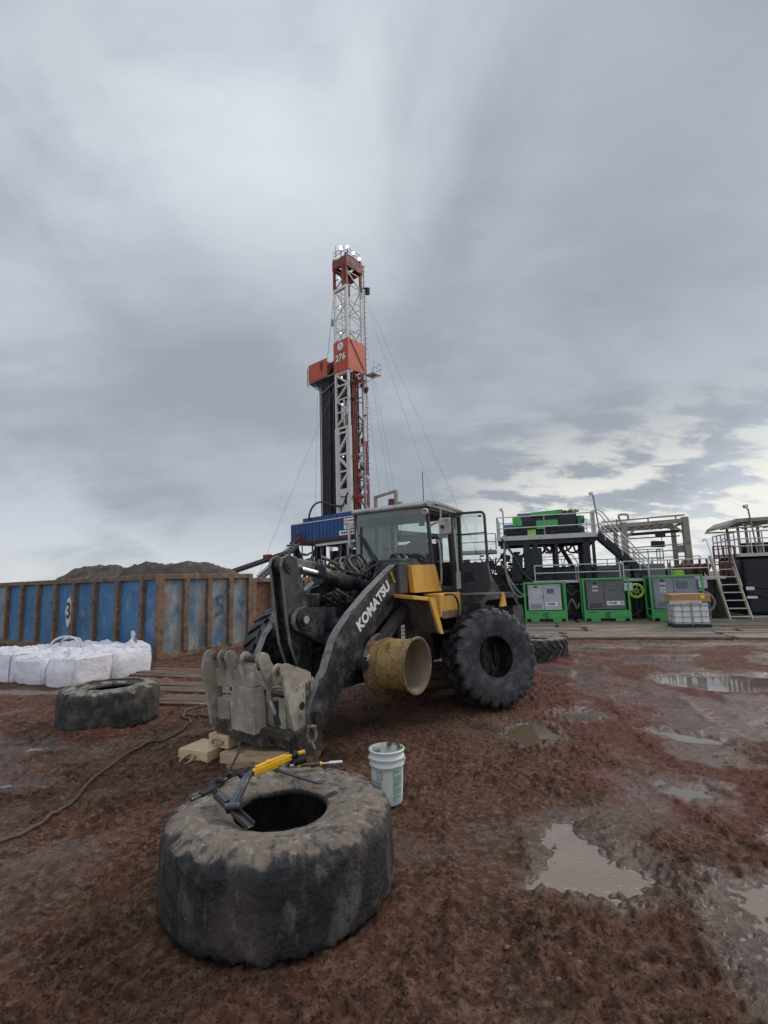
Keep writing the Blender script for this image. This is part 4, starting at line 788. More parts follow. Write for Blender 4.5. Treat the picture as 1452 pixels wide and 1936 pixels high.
# --- rear frame, fenders, hood
b = MB(); b.bx((-4.9,-.55,.75),(-1.75,.55,1.55)); b.bx((-2.35,-.7,1.5),(-1.35,.7,1.88)); b.build('rear_frame',M['chardirt'],ld,.02)
b = MB(); b.cyl((-3.03,-.95,.79),(-3.03,.95,.79),.17,20); b.build('rear_axle',M['chardirt'],ld)
for s in (1,-1):
    b = MB(); b.prism([(-2.15,1.30),(-2.15,1.72),(-2.4,1.84),(-3.75,1.84),(-4.0,1.6),(-3.95,1.56),(-3.7,1.74),(-2.45,1.74),(-2.22,1.66),(-2.22,1.30)],'y',s*.66,s*1.34); b.build('rear_fender',M['char'],ld,.015)
b = MB(); b.prism([(-2.72,1.55),(-2.72,2.36),(-4.4,2.18),(-4.85,1.9),(-4.85,1.2),(-3.4,1.2)],'y',-.62,.62); b.build('engine_hood',M['char'],ld,.04,3)
b = MB(); b.prism([(-2.95,1.60),(-3.12,1.86),(-3.22,1.60)],'y',1.345,1.39); b.build('reflector_bracket',M['yellow'],ld,.006)
b = MB(); b.prism([(-4.6,.62),(-4.6,1.6),(-5.2,1.5),(-5.35,.9),(-5.2,.62)],'y',-1.0,1.0); b.build('counterweight',M['char'],ld,.05,3)
# --- cab
fx, rx = -1.47, -2.72; zt, zf, zb = 3.36, 1.90, 2.40
cab = MB().bx((rx,-.76,zf),(fx-.02,.74,zf+.10)).bx((rx,-.76,zf),(rx+.06,.74,2.45)).bx((fx-.12,-.74,zf),(fx-.04,.70,2.36)).bx((rx,-.77,zf),(-1.55,-.71,2.50)).build('cab',M['cabblack'],ld,.015)
b = MB(); b.prism([(fx+.10,3.40),(fx+.08,3.36),(rx-.06,3.32),(rx-.06,3.41),(fx-.35,3.475),(fx+.02,3.455)],'y',-.80,.80); b.build('roof',M['grime'],cab,.02,3)
b = MB(); b.bx((rx+.02,-.74,3.25),(fx-.03,.74,3.325)); b.build('headliner',M['cabin'],cab,.02)
for nm_, p, q, w_, h_ in (('pillar',(fx-.02,.74,3.36),(fx-.11,.74,2.36),.055,.055),('pillar',(fx+.02,-.76,3.36),(fx-.05,-.76,2.30),.055,.055),('pillar',(-2.26,.75,3.36),(-2.36,.75,1.92),.07,.08),('pillar',(rx+.03,-.75,3.34),(rx+.03,-.75,2.4),.07,.08),('pillar',(rx+.03,.74,3.34),(rx+.03,.74,2.4),.07,.08),('pillar',(-2.1,-.75,3.34),(-2.1,-.75,2.4),.05,.05)):
    MB().bar(p,q,w_,h_).build(nm_,M['cabblack'],cab,.008)
b = MB(); b.bar((fx-.02,.755,3.33),(rx,.755,3.30),.05,.07); b.build('cab_rail',M['cabblack'],cab,.008); MB().bar((fx+.02,-.765,3.33),(rx,-.765,3.30),.05,.07).build('cab_rail',M['cabblack'],cab,.008)
b = MB(); b.bar((fx+.01,-.76,2.34),(fx+.02,.44,2.34),.04,.06); b.build('cab_rail',M['cabblack'],cab,.008)
MB().bar((-1.58,.75,2.0),(-2.36,.75,1.95),.05,.08).build('cab_rail',M['cabblack'],cab,.008)
def pane(nm, q, t=(.006,0,0), m=None, par=None):
    vs = [V(p) for p in q]+[V(p)+V(t) for p in q]; n = len(q)
    b = MB(); b.add(vs,[tuple(range(n))[::-1],tuple(range(n,2*n))]+[(i,(i+1)%n,n+(i+1)%n,n+i) for i in range(n)]); return b.build(nm,m or M['glass'],par or cab)
pane('windshield',[(fx+.02,-.74,3.35),(fx+.02,.30,3.35),(fx+.05,.10,2.36),(fx+.05,-.42,2.36),(fx+.0525,-.74,2.28)])
pane('windshield_corner',[(fx+.02,.31,3.35),(fx-.04,.715,3.34),(fx-.08,.715,2.38),(fx+.05,.11,2.36)])
pane('side_window',[(fx-.02,-.755,3.30),(-2.08,-.755,3.30),(-2.08,-.755,2.46),(fx-.08,-.755,2.40)],(0,.006,0))
pane('side_window',[(-2.13,-.755,3.30),(rx+.06,-.755,3.28),(rx+.06,-.755,2.46),(-2.13,-.755,2.46)],(0,.006,0))
pane('rear_window',[(rx,-.70,3.28),(rx,.70,3.28),(rx,.70,2.48),(rx,-.70,2.48)])
pane('side_window',[(-2.40,.745,3.28),(rx+.06,.745,3.28),(rx+.06,.745,2.46),(-2.44,.745,2.46)],(0,.006,0))
b = MB(); b.bx((fx-.30,-.70,2.36),(fx-.04,.50,2.44)); b.prism([(fx-.30,2.44),(fx-.05,2.44),(fx-.12,2.56),(fx-.26,2.58)],'y',-.32,.12); b.build('dashboard',M['seat'],cab,.03,3)
st = MB().bx((-2.40,-.28,2.26),(-1.92,.24,2.40)).box((-2.44,-.02,2.62),(.13,.50,.46),(0,-.12,0)).build('seat',M['seat'],cab,.05,3)
b = MB(); b.box((-2.50,.02,2.93),(.10,.27,.20),(0,-.15,0)); b.build('headrest',M['doorgrey'],st,.045,4)
b = MB(); b.bx((-2.5,-.12,2.0),(-2.0,.1,2.28)); b.build('seat_base',M['black'],st)
b = MB(); sw = V((-1.88,-.12,2.62)); dirs = V((-.5,0,.85)).normalized(); b.lathe([(.185,-.012),(.197,0),(.185,.012),(.173,0)],sw,dirs,32,True)
for k in range(3): t = 2*PI*k/3; _, a_, b__ = frame(dirs); b.cyl(sw,sw+(a_*math.cos(t)+b__*math.sin(t))*.18,.012,8)
b.cyl(sw,sw-dirs*.35,.04,12); b.build('steering_wheel',M['seat'],cab)
b = MB(); b.box((-1.95,-.45,2.66),(.1,.05,.22)); b.ball((-1.95,.42,2.62),.045,10); b.cyl((-1.95,.42,2.3),(-1.95,.42,2.6),.015,8); b.bx((-2.3,.30,2.3),(-1.9,.42,2.48)); b.build('control_lever',M['seat'],cab,.01)
b = MB(); b.box((-1.62,.55,3.12),(.05,.10,.13),(0,.2,.5)); b.cyl((-1.6,.6,3.22),(-1.62,.56,3.14),.012,8); b.build('interior_mirror',M['seat'],cab,.01)
for k, (y0, y1) in enumerate(((-.66,-.36),(-.62,-.30),(-.58,-.26))):
    b = MB(); b.tube([(fx+.06,y0,2.98-.03*k),(fx+.07,y1,2.48)],.009 if k else .012,6); b.build('wiper',M['black'],cab)
b = MB(); b.bx((fx+.045,-.64,2.60),(fx+.06,-.61,3.12)); b.bx((fx+.03,-.44,2.40),(fx+.09,-.18,2.47)); b.build('wiper_motor',M['black'],cab,.01)
b = MB(); b.tube(spline([(fx+.03,-.83,2.78),(fx+.05,-.92,2.76),(fx+.05,-.93,2.66),(fx+.02,-.93,2.2),(fx-.02,-.93,2.0)],5),.018,8); b.build('grab_rail',M['grime'],cab)
b = MB(); b.tube(spline([(-1.62,.80,2.78),(-1.64,.86,2.74),(-1.68,.86,2.40),(-1.70,.84,2.08),(-1.72,.79,2.04)],5),.016,8); b.build('grab_rail',M['grime'],cab)
b = MB(); b.tube([(-2.33,.82,3.02),(-2.42,.82,2.0)],.022,8); b.bx((-2.44,.79,1.95),(-2.38,.85,2.25)); b.build('grab_rail',M['rail'],cab)
# roof lamps, antenna, mirror
for y in (.62,): 
    b = MB(); b.lathe([(.0,.0),(.05,.01),(.055,.07),(.045,.075)],(fx+.02,y+.12,3.28),(1,.2,-.2),18); b.build('roof_lamp',M['lamp'],cab)
b = MB(); b.tube([(fx-.25,.55,3.46),(fx-.25,.55,4.02)],.007,6); b.build('antenna',M['black'],cab)
b = MB(); b.tube(spline([(fx-.02,.77,3.02),(fx+.05,.90,3.05),(fx+.06,1.02,3.08)],4),.017,8); b.tube([(fx+.06,1.03,3.02),(fx+.04,1.03,3.28)],.014,8); mi = b.build('mirror_arm',M['grime'],ld)
b = MB(); b.box((fx+.03,1.09,2.99),(.06,.20,.28),(0,0,.25)); b.build('mirror',M['grime'],mi,.05,4)
b = MB(); b.cyl((fx+.05,1.06,2.98),(fx+.10,1.07,2.98),.03,12); b.build('mirror_socket',M['black'],mi)
b = MB(); b.tube(spline([(fx-.1,.78,3.42),(fx-.4,.84,3.40),(fx-.7,.85,3.38),(rx,.82,3.36)],4),.012,6); b.build('roof_cable',M['hose'],cab)
# --- door, swung wide open
dx = -2.50; dr = MB()
dq = [(.70,3.33),(1.30,3.31),(1.345,3.26),(1.36,2.40),(1.41,2.06),(1.36,1.88),(.80,1.87),(.72,2.38)]
for i in (7,0,1,2): a_, c_ = dq[i], dq[(i+1)%8]; dr.bar((dx,a_[0],a_[1]),(dx,c_[0],c_[1]),.045,.045,(1,0,0))
dr.bar((dx,.72,2.39),(dx,1.36,2.39),.04,.05,(1,0,0))
dr.prism([(.72,2.40),(1.36,2.40),(1.41,2.06),(1.36,1.88),(.80,1.87)],'x',dx-.03,dx+.035)
door = dr.build('door',M['doorgrey'],ld,.012)
pane('door_glass',[(dx,.72,3.31),(dx,1.31,3.29),(dx,1.34,2.42),(dx,.74,2.42)],par=door)
b = MB(); b.bar((dx+.03,.72,2.93),(dx+.03,1.34,2.93),.02,.02); b.build('door_bar',M['cabblack'],door)
b = MB(); b.prism([(.92,2.24),(1.08,2.24),(1.10,2.08),(.88,2.06)],'x',dx+.036,dx+.05); b.build('door_handle',M['black'],door,.008)
for z in (3.22,2.5): MB().bx((dx+.02,1.24,z),(dx+.05,1.30,z+.03)).build('door_clip',M['black'],door)
# --- hoses between the cab and the arms
rr = random.Random(4)
for k in range(10):
    y0 = -.35+.08*k; b = MB()
    b.tube(spline([(-1.30,y0,2.30+rr.uniform(-.06,.1)),(-1.05,y0+rr.uniform(-.1,.1),2.36+rr.uniform(-.05,.16)),(-.75,y0*.7+rr.uniform(-.1,.1),2.10+rr.uniform(-.1,.2)),(-.35,y0*.6+rr.uniform(-.1,.1),1.90+rr.uniform(-.15,.15)),(.1,y0*.6,1.70+rr.uniform(-.1,.1))],5),.021,8); b.build('hydraulic_hose',M['hose'],ld)
for k in range(7):
    y0 = .34+.045*k; b = MB(); z0 = 2.46+rr.uniform(-.04,.05)
    b.tube(spline([(-1.25,y0-.35,2.40),(-1.15,y0-.2,z0+.05),(-1.0,y0,z0),(-.82,y0+.02,2.40-.03*k),(-.70,y0,2.22-.04*k),(-.66,y0-.03,1.98)],5),.019,8); b.build('hydraulic_hose',M['charedge' if k%3 == 0 else 'hose'],ld)
for k in range(5):
    b = MB(); x0 = -.1-.12*k; b.tube(spline([(x0,-.1+.05*k,2.26),(x0-.12,-.25,2.47),(x0-.35,-.30,2.50+.02*k),(x0-.5,-.22,2.36),(x0-.42,-.12,2.22)],5),.020,8); b.build('hydraulic_hose',M['charedge' if k%2 else 'hose'],ld)
for k in range(6):
    b = MB(); b.tube(spline([(.30,.20-.06*k,2.02-.02*k),(.12,.24-.05*k,1.90+rr.uniform(-.1,.05)),(-.2,.2-.06*k,1.86+rr.uniform(-.06,.08)),(-.55,.24-.05*k,1.96)],5),.022,8); b.build('hydraulic_hose',M['hose'],ld)
b = MB(); b.prism([(.56,1.78),(.30,2.06),(.05,2.10),(-.12,1.76)],'y',-.34,-.26); b.bx((-.55,-.3,1.78),(-.1,.1,1.98)); b.bx((.45,-.12,1.80),(.62,.02,1.98)); b.build('valve_block',M['char'],ld,.015)
b = MB()
for k in range(9): b.box((-.35+rr.uniform(-.3,.5),rr.uniform(-.3,.3),1.80+rr.uniform(0,.2)),(rr.uniform(.05,.14),rr.uniform(.05,.12),rr.uniform(.05,.13)),(0,0,rr.uniform(0,1)))
b.build('hydraulic_fittings',M['chardirt'],ld,.012)
b = MB(); b.tube(spline([(-1.45,1.03,1.88),(-1.60,1.12,1.86),(-1.78,1.10,1.66),(-1.85,1.0,1.30),(-1.8,.95,.9)],6),.017,8); b.build('hydraulic_hose',M['hose'],ld)
# --- quick coupler
cz = MB(); 
def plate(pts, y0, y1): cz.prism(pts,'y',y0,y1)
hook = [(1.798,1.24),(1.792,1.275),(1.773,1.305),(1.745,1.327),(1.712,1.335),(1.68,1.327),(1.652,1.305),(1.633,1.275),(1.615,1.22),(1.54,1.02),(1.38,.92),(1.40,.78),(1.60,.86),(1.70,1.02),(1.76,1.14)]
coup = MB().bx((1.30,-.66,.42),(1.40,.62,.98)).bx((1.30,-.64,.36),(1.62,.62,.46)).build('coupler',M['couplermud'],ld,.01)  # back body coloured dark to paint the shade in the plate gaps
for y0 in (-.50,-.36,-.08,.235): MB().prism(hook,'y',y0,y0+.03).build('hook_plate',M['coupler'],coup,.004)
def slab(y0, y1, z0, z1, dx=0, t=.03, m='coupler', nm='front_plate', tilt=.06):
    X = lambda y: 1.665-.155*(y+.62)/1.2+dx
    b = MB(); vs = [(X(y)+tilt*(z-.75)+e, y, z) for e in (0,t) for y, z in ((y0,z0),(y1,z0),(y1,z1),(y0,z1))]
    b.add(vs,[(3,2,1,0),(4,5,6,7),(0,1,5,4),(1,2,6,5),(2,3,7,6),(3,0,4,7)]); return b.build(nm,M[m],coup,.005)
slab(-.63,.58,.88,1.09,0,.03,'coupler','cross_plate')
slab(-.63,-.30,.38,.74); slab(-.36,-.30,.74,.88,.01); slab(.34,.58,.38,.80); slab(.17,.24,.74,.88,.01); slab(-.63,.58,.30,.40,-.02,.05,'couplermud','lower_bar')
slab(-.30,.34,.38,.80,-.02); slab(-.58,-.40,.48,.72,.03,.02); slab(.36,.46,.45,.72,.03,.02)
def arc(cx_, cz_, r, a0, a1, n=7): return [(cx_+r*math.cos(rad(a0+(a1-a0)*k/n)), cz_+r*math.sin(rad(a0+(a1-a0)*k/n))) for k in range(n+1)]
MB().prism([(1.70,.36),(1.76,.44),(1.90,1.12)]+arc(1.785,1.235,.10,10,150)+[(1.62,1.10),(1.58,.40)],'y',-.665,-.63).build('outer_plate',M['coupler'],coup,.004)
MB().prism([(1.26,.44),(1.42,.46),(1.60,1.0),(1.775,1.23)]+arc(1.69,1.245,.09,10,150)+[(1.52,1.16),(1.36,1.02),(1.22,.70)],'y',.17,.205).build('inner_plate',M['coupler'],coup,.004)
MB().prism([(1.28,.24),(1.50,.30),(1.60,.50),(1.70,.85),(1.775,1.13)]+arc(1.695,1.145,.085,0,130)+[(1.36,1.10),(1.31,1.07),(1.19,.60),(1.18,.42)],'y',.575,.615).build('outer_plate',M['coupler'],coup,.004)
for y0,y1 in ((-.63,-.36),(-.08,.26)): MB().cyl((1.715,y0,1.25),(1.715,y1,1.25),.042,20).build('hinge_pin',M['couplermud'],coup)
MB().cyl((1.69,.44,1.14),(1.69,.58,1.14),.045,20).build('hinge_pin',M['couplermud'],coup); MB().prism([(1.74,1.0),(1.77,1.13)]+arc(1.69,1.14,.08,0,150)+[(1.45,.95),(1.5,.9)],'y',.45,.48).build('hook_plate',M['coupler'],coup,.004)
for x_, z_, y_ in ((1.46,.72,.6165),(1.44,.66,.2065)): MB().cyl((x_,y_-.008,z_),(x_,y_+.002,z_),.045,20).build('bolt_hole',M['black'],coup)
b = MB()
for k in range(6): b.box((1.52-.048*k,.617,.92+.014*k),(.034,.006,.045),(0,.25,0))
for k in range(2): b.box((1.42-.05*k,.617,.84+.014*k),(.036,.006,.05),(0,.25,0))
b.build('weld_beads',M['coupler'],coup,.004)
b = MB(); b.prism([(-.20,.44),(.20,.42),(.17,.82),(.13,.92),(-.10,.93),(-.20,.87),(-.245,.78)],'x',1.62,1.80); b.prism([(-.13,.93),(.10,.93),(.0,1.09),(-.02,1.15),(-.08,1.18),(-.19,1.175),(-.22,1.12),(-.14,1.05)],'x',1.58,1.72)
o = b.build('latch_block',M['coupler'],coup,.012,2)
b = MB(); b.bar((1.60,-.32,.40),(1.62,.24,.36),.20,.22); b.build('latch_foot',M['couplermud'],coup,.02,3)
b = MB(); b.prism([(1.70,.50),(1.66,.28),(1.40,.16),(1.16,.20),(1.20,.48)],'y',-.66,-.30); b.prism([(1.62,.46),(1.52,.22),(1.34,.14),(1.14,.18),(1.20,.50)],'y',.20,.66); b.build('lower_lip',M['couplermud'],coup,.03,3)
b = MB(); b.tube(spline([(1.55,-.30,.92),(1.58,-.42,.97),(1.57,-.5,.88),(1.52,-.56,.80)],5),.022,8); b.tube(spline([(1.58,-.26,.97),(1.62,-.34,.98),(1.6,-.45,.95)],5),.018,8); b.tube(spline([(1.58,.20,.86),(1.60,.32,.93),(1.55,.5,.93)],5),.013,8); b.tube(spline([(1.6,.25,.75),(1.62,.30,.70),(1.58,.32,.6)],4),.025,8); b.build('coupler_hose',M['grime'],coup)
b = MB(); b.cyl((1.56,.28,.76),(1.56,.34,.50),.05,14); b.build('lock_pin',M['black'],coup)
# ------------------------------------------------------------------ steel bins
def ang(v): return math.atan2(v[1], v[0])
def skip_bin(name, label, loc, rz, LX, LY, H, nx_, ny_, pm_front, pm_side, first=1.):
    """corner at the origin, long side along local +X (y=0 face), end along local +Y (x=0 face)"""
    g = thing(name, label, 'steel bin', loc, rz, 'steel bins in the yard')
    t = .14; b = MB()
    for a, c in (((0,0),(LX,0)),((0,LY),(LX,LY)),((0,0),(0,LY)),((LX,0),(LX,LY))):
        b.bar((a[0],a[1],H-.07),(c[0],c[1],H-.07),.17,.16); b.bar((a[0],a[1],.09),(c[0],c[1],.09),.16,.18)
    b.build('frame', M['binrust'], g, .015)
    for x, y in ((0,0),(LX,0),(0,LY),(LX,LY)): MB().bx((x-.1,y-.1,0),(x+.1,y+.1,H+.006)).build('corner_post', M['binrust'], g, .015)
    for i in range(1, nx_):
        x = LX*i/nx_; MB().bx((x-.085,-.115,.16),(x+.085,.07,H-.145)).build('post', M['binrust'], g, .012)
    sp = LY/(ny_-1+first); YY = [0]+[sp*(first+i) for i in range(ny_)]
    for i in range(1, ny_):
        y = YY[i]; MB().bx((-.115,y-.085,.16),(.07,y+.085,H-.145)).build('post', M['binrust'], g, .012)
    dent = random.Random(nx_)
    def panel(x0, x1, ax, m):
        b = MB(); k = dent.uniform(0,9); amp = dent.uniform(-.05,.05)
        def f(u, v):
            d = amp*math.sin(PI*u)*math.sin(PI*v)+.012*float(noise3(u*2+k,v*4,k))
            s = x0+(x1-x0)*u; z = .10+(H-.2)*v
            return (s, .03+d, z) if ax == 'x' else (.03+d, s, z)
        b.grid(f, 6, 16); return b.build('panel', m, g)
    for i in range(nx_): panel(LX*i/nx_, LX*(i+1)/nx_, 'x', pm_front[i%len(pm_front)])
    for i in range(ny_): panel(YY[i], YY[i+1], 'y', pm_side[i%len(pm_side)])
    b = MB(); b.bx((.06,LY-.02,.1),(LX,LY,H-.1)); b.bx((LX-.04,.06,.1),(LX-.01,LY,H-.1)); b.bx((.08,.08,.12),(LX-.08,LY-.06,1.6)); b.build('inner_wall', M['binbrown'], g)
    return g
# long side runs back to the left along (-.83,.556); the end face runs back to the right along (.556,.83):
# with local +X = (.556,.83) and local +Y = (-.83,.556) the pair is right-handed
RZB = ang((.556,.83))
blue = skip_bin('steel_bin','long blue panelled bin with rusty posts, painted with 3 and 5',(-6.84,15.35,0),RZB,3.45,13.8,2.52,4,10,[M['bingrey']],[M['binblue']]*8+[M['bingrey']]*2,.6)
# painted numbers
text('5',.95,M['paintblue'],blue,basis((3.45*.625,-.045,1.45),(1,0,0),(0,0,1)),'painted_number',.002,0,.9)
b = MB(); cy_ = 5.55; rr = random.Random(2)
pts = [(cy_+.30*math.cos(t)*(1+rr.uniform(-.2,.15))*.85, 1.36+.52*math.sin(t)*(1+rr.uniform(-.15,.2))) for t in [2*PI*k/15 for k in range(15)]]
b.add([(-.045,y,z) for y,z in pts],[tuple(range(15))]); b.build('paint_patch',M['binpatch'],blue)
text('3',.78,M['paintdark'],blue,basis((-.052,cy_+.02,1.38),(0,-1,0),(0,0,1)),'painted_number',.002,.02,.9)
V2 = V((-6.84,15.35,0))+V((.556,.83,0))*3.62
skip_bin('steel_bin','rust brown bin with peeling pale panels standing behind the loader bell crank',tuple(V2),RZB,9.0,3.2,2.36,10,3,[M['binbrown'],M['bingrey'],M['binbrown'],M['bingrey']],[M['binbrown']])

# ------------------------------------------------------------------ bulk bags
def bulk_bag(name, label, c, rz, w, d, h, seed, loop=0):
    g = thing(name, label, 'bulk bag', (c[0],c[1],0), rz, 'white bulk bags stacked side by side')
    rr = random.Random(seed)
    lean = (rr.uniform(-.07,.07), rr.uniform(-.07,.07))
    def ring(u, z):           # rounded-square section, bulging at mid height
        t = 2*PI*u; e = .42; cx_, sx_ = math.cos(t), math.sin(t)
        x = math.copysign(abs(cx_)**e, cx_); y = math.copysign(abs(sx_)**e, sx_)
        bul = 1+.05*math.sin(PI*min(z/h,1))-.05*(z/h)**3
        n = float(noise3(cx_*1.6+seed, sx_*1.6, z*2.2))*.06+float(noise3(cx_*4+seed, sx_*4, z*7))*.022
        sl = (z/h)**2; return V((x*w/2*(bul+n)+lean[0]*sl, y*d/2*(bul+n)+lean[1]*sl, z*(1+.05*float(noise3(x*.9+seed,y*.9,1.)))))
    b = MB(); b.grid(lambda u,v: ring(u, h*.93*v), 60, 16); b.build('body', M['bag'], g)
    b = MB()
    def top(u, v):
        r = 1-v; p = ring(u, h*.93); n = float(noise3(p.x*3*r+seed*3, p.y*3*r, 5.))*.13+float(noise3(p.x*8*r+seed, p.y*8*r, 2.))*.055
        return (p.x*r, p.y*r, h*.93+min(v*3,1)*(.05+n)+.02*math.sin(v*9))
    b.grid(top, 60, 14); b.build('crumpled_top', M['bagtop'], g)
    for sx_, sy_ in ((1,1),(1,-1),(-1,1),(-1,-1)):
        b = MB(); P_ = []
        ua = math.atan2(sy_*.83,sx_*.56)/(2*PI)
        for z in (.04,.2,.4,.6,.8,.92): q = ring(ua, h*z); P_.append(V((q.x*1.004,q.y*1.004,q.z)))
        for a, c2 in zip(P_[:-1],P_[1:]): b.bar(a,c2,.035,.010,(0,1,0))
        b.build('seam_strap', M['strap'] if (sx_+sy_+seed)%3 == 0 else M['bag'], g)
    if loop:
        b = MB(); b.tube(spline([(-.42,-.2,h*.9),(-.30,-.1,h+.20),(-.1,0,h+.30),(.2,.05,h+.30),(.36,.1,h+.18),(.42,.1,h*.9)],6),.028,8); b.tube(spline([(-.40,.1,h*.9),(-.25,.15,h+.22),(.1,.2,h+.26),(.34,.2,h+.20),(.30,.25,h*.9)],6),.026,8); b.build('lifting_loop', M['bagtop'], g)
    return g
vb = V((.4,.917,0)); ub = V((-.917,.4,0)); near = V((-6.95,11.36,0)); k = 0
BL = {(0,0):'bulk bag with dark seam strap at the front corner, nearest the dusted tyre',(1,0):'squat bulk bag second from the front corner in the front row',(2,0):'bulk bag third along the front row with sagging top',(3,0):'bulk bag in the front row cut by the left edge of the photo',
 (0,1):'bulk bag with smooth pale side facing the planks, right end of the second row',(1,1):'bulk bag with crumpled top just behind the squat bag',(2,1):'bulk bag with two lifting loops standing up from its top',(3,1):'bulk bag in the second row near the left edge',
 (1,2):'bulk bag in the back row against the blue bin near its corner',(2,2):'bulk bag in the back row below the painted number 3',(3,2):'leftmost bulk bag of the back row along the blue bin'}
for (i, j), lb in BL.items():
    rr = random.Random(i*7+j*3+1); hgt = (.65 if j == 0 else .60 if j == 1 else .60)+rr.uniform(-.03,.03)-(.08 if (i,j)==(1,0) else 0)
    c = near+ub*(.52+1.04*i)+vb*(.52+1.06*j+(.08 if i == 0 and j else 0))
    bulk_bag('bulk_bag', lb, c, ang((-ub.x,-ub.y))+rr.uniform(-.06,.06), 1.02, 1.04+(.1 if i == 0 and j else 0), hgt, i*5+j*11+2, (i,j) == (2,1))
b = MB(); b.ball((0,0,.95),.10,10,0,(.8,.8,1.6)); b.ball((.09,.03,.86),.08,10,0,(1,1,1.2))
b = MB(); b.grid(lambda u,v: ((.10+.05*math.sin(6*v+3*u))*(1-.7*v)*math.cos(2*PI*u),(.09+.04*math.cos(5*v))*(1-.6*v)*math.sin(2*PI*u),.34*v),16,8)
o = b.build('cloth_knot', M['bagtop']); o.location = (-6.95,14.0,.64); tag(o,'white twisted bag neck sticking up before the blue bin corner','bag neck')

# ------------------------------------------------------------------ planks lying left of the loader
rr = random.Random(3)
for i, (x, y, l, w_, rz, lb) in enumerate([(-4.55,12.6,3.4,1.0,-18,'mud covered timber mat lying before the corner of the blue bin'),(-3.75,10.9,3.0,1.0,-14,'mud covered timber mat behind the curl of brown hose'),(-3.35,9.75,2.2,.8,-10,'broken mud covered mat nearest the coupler'),(-2.2,13.4,3.4,1.0,-16,'mud covered timber mat under the far front wheel')]):
    g = thing('timber_mat', lb, 'timber mat', (x,y,-.045), rad(rz), 'mud covered mats left of the loader')
    for k in range(4): MB().box((rr.uniform(-.1,.1),(k-1.5)*w_/4,.03),(l+rr.uniform(-.25,.2),w_/4-.02,.10+rr.uniform(0,.03)),(rr.uniform(-.02,.02),rr.uniform(-.02,.02),rr.uniform(-.015,.015))).build('plank', M['matmud'], g, .012)
b = MB(); b.grid(lambda u,v: (1.3*(u-.5),.5*(v-.5),.16*math.sin(PI*u)*math.sin(PI*v)*(1+.7*float(noise3(u*4,v*3,1.)))-.02),24,12)
o = b.build('mud_clod', mat('red_mud_clod',(.16,.075,.05),.95,0,.3,5,[((.24,.15,.11),9,.5,.7,.95)],(1,18,.04))); o.location = (-5.1,11.6,0); o.rotation_euler = (0,0,-.5); tag(o,'low heap of reddish mud beside the pale bags','mud heap')
# ------------------------------------------------------------------ drilling rig (local X along the wind wall, Y away to the right)
RZ = math.atan2(-.654,.756)
rig = thing('drilling_rig','tall red and white drilling rig mast with blue wind wall and orange number box 276','drilling rig',(-4.33,66,0),RZ)
MX, MY = -2.45, 2.9; FZ = 8.0
legs = ((0,0),(MX,0),(0,MY),(MX,MY))
for (x, y) in legs:
    b = MB(); b.bx((x-.21,y-.21,FZ),(x+.21,y+.21,23.2)); b.bx((x-.15,y-.15,23.2),(x+.15,y+.15,43.8)); b.build('mast_leg', M['rigwhite'] if (x,y) != (0,MY) else M['rigwhite'], rig)
    MB().bx((x-.16,y-.16,43.8),(x+.16,y+.16,48.7)).build('crown_leg', M['rigred'], rig)
def face(b, p, q, zs, w_, kind):
    p = V((*p,0)); q = V((*q,0)); fl = 0
    for z0, z1 in zip(zs[:-1],zs[1:]):
        b.bar(p+V((0,0,z1)),q+V((0,0,z1)),w_*.8)
        a, c = (p,q) if fl else (q,p); b.bar(a+V((0,0,z0)),c+V((0,0,z1)),w_); fl = 1-fl
b = MB(); face(b,(0,0),(MX,0),[14.6,17.0,19.4,22.4],.32,0); face(b,(0,0),(MX,0),[23.4,25.4,27.2,29.2,31.0],.24,0); b.bx((MX+.2,-.06,11.2),(-.2,.05,14.6)); b.bar((0,0,23.1),(MX,0,23.1),.3); b.bx((-.62,-.1,11.2),(-.2,.1,23)); b.bx((MX+.2,-.1,11.2),(MX+.5,.1,23)); b.build('lower_bracing', M['rigwhite'], rig)
b = MB(); b.bar((-.4,-.12,14.0),(-1.5,-.12,12.2),.16); b.bar((-.6,-.12,13.4),(-1.9,-.12,13.6),.12); b.bx((-1.95,-.12,11.6),(-1.75,-.07,12.5)); b.bx((-1.0,-.12,12.4),(-.7,-.07,13.6)); b.build('mast_foot_openings', M['rigdark'], rig)
b = MB(); face(b,(0,0),(MX,0),[35.8,37.3,39.2,41.2,43.6],.13,0); face(b,(0,0),(0,MY),[35.2,37.2,39.4,41.6,44.0,46.0],.15,0); face(b,(0,MY),(MX,MY),[35.2,38.2,41.2,44.0],.10,0); face(b,(MX,0),(MX,MY),[35.2,38.2,41.2,44.0],.12,0); b.bar((0,0,43.6),(MX,0,43.6),.42); 
for x in (-.75,-1.35): b.bar((x,.3,31),(x,.3,44),.09)
b.build('upper_bracing', M['rigwhite'], rig)
b = MB(); face(b,(0,0),(0,MY),[12,15,18,21,24,27,30],.16,0); face(b,(0,MY),(MX,MY),[12,16,20,24,28,31],.14,0); b.build('side_bracing', M['riggrey'], rig)
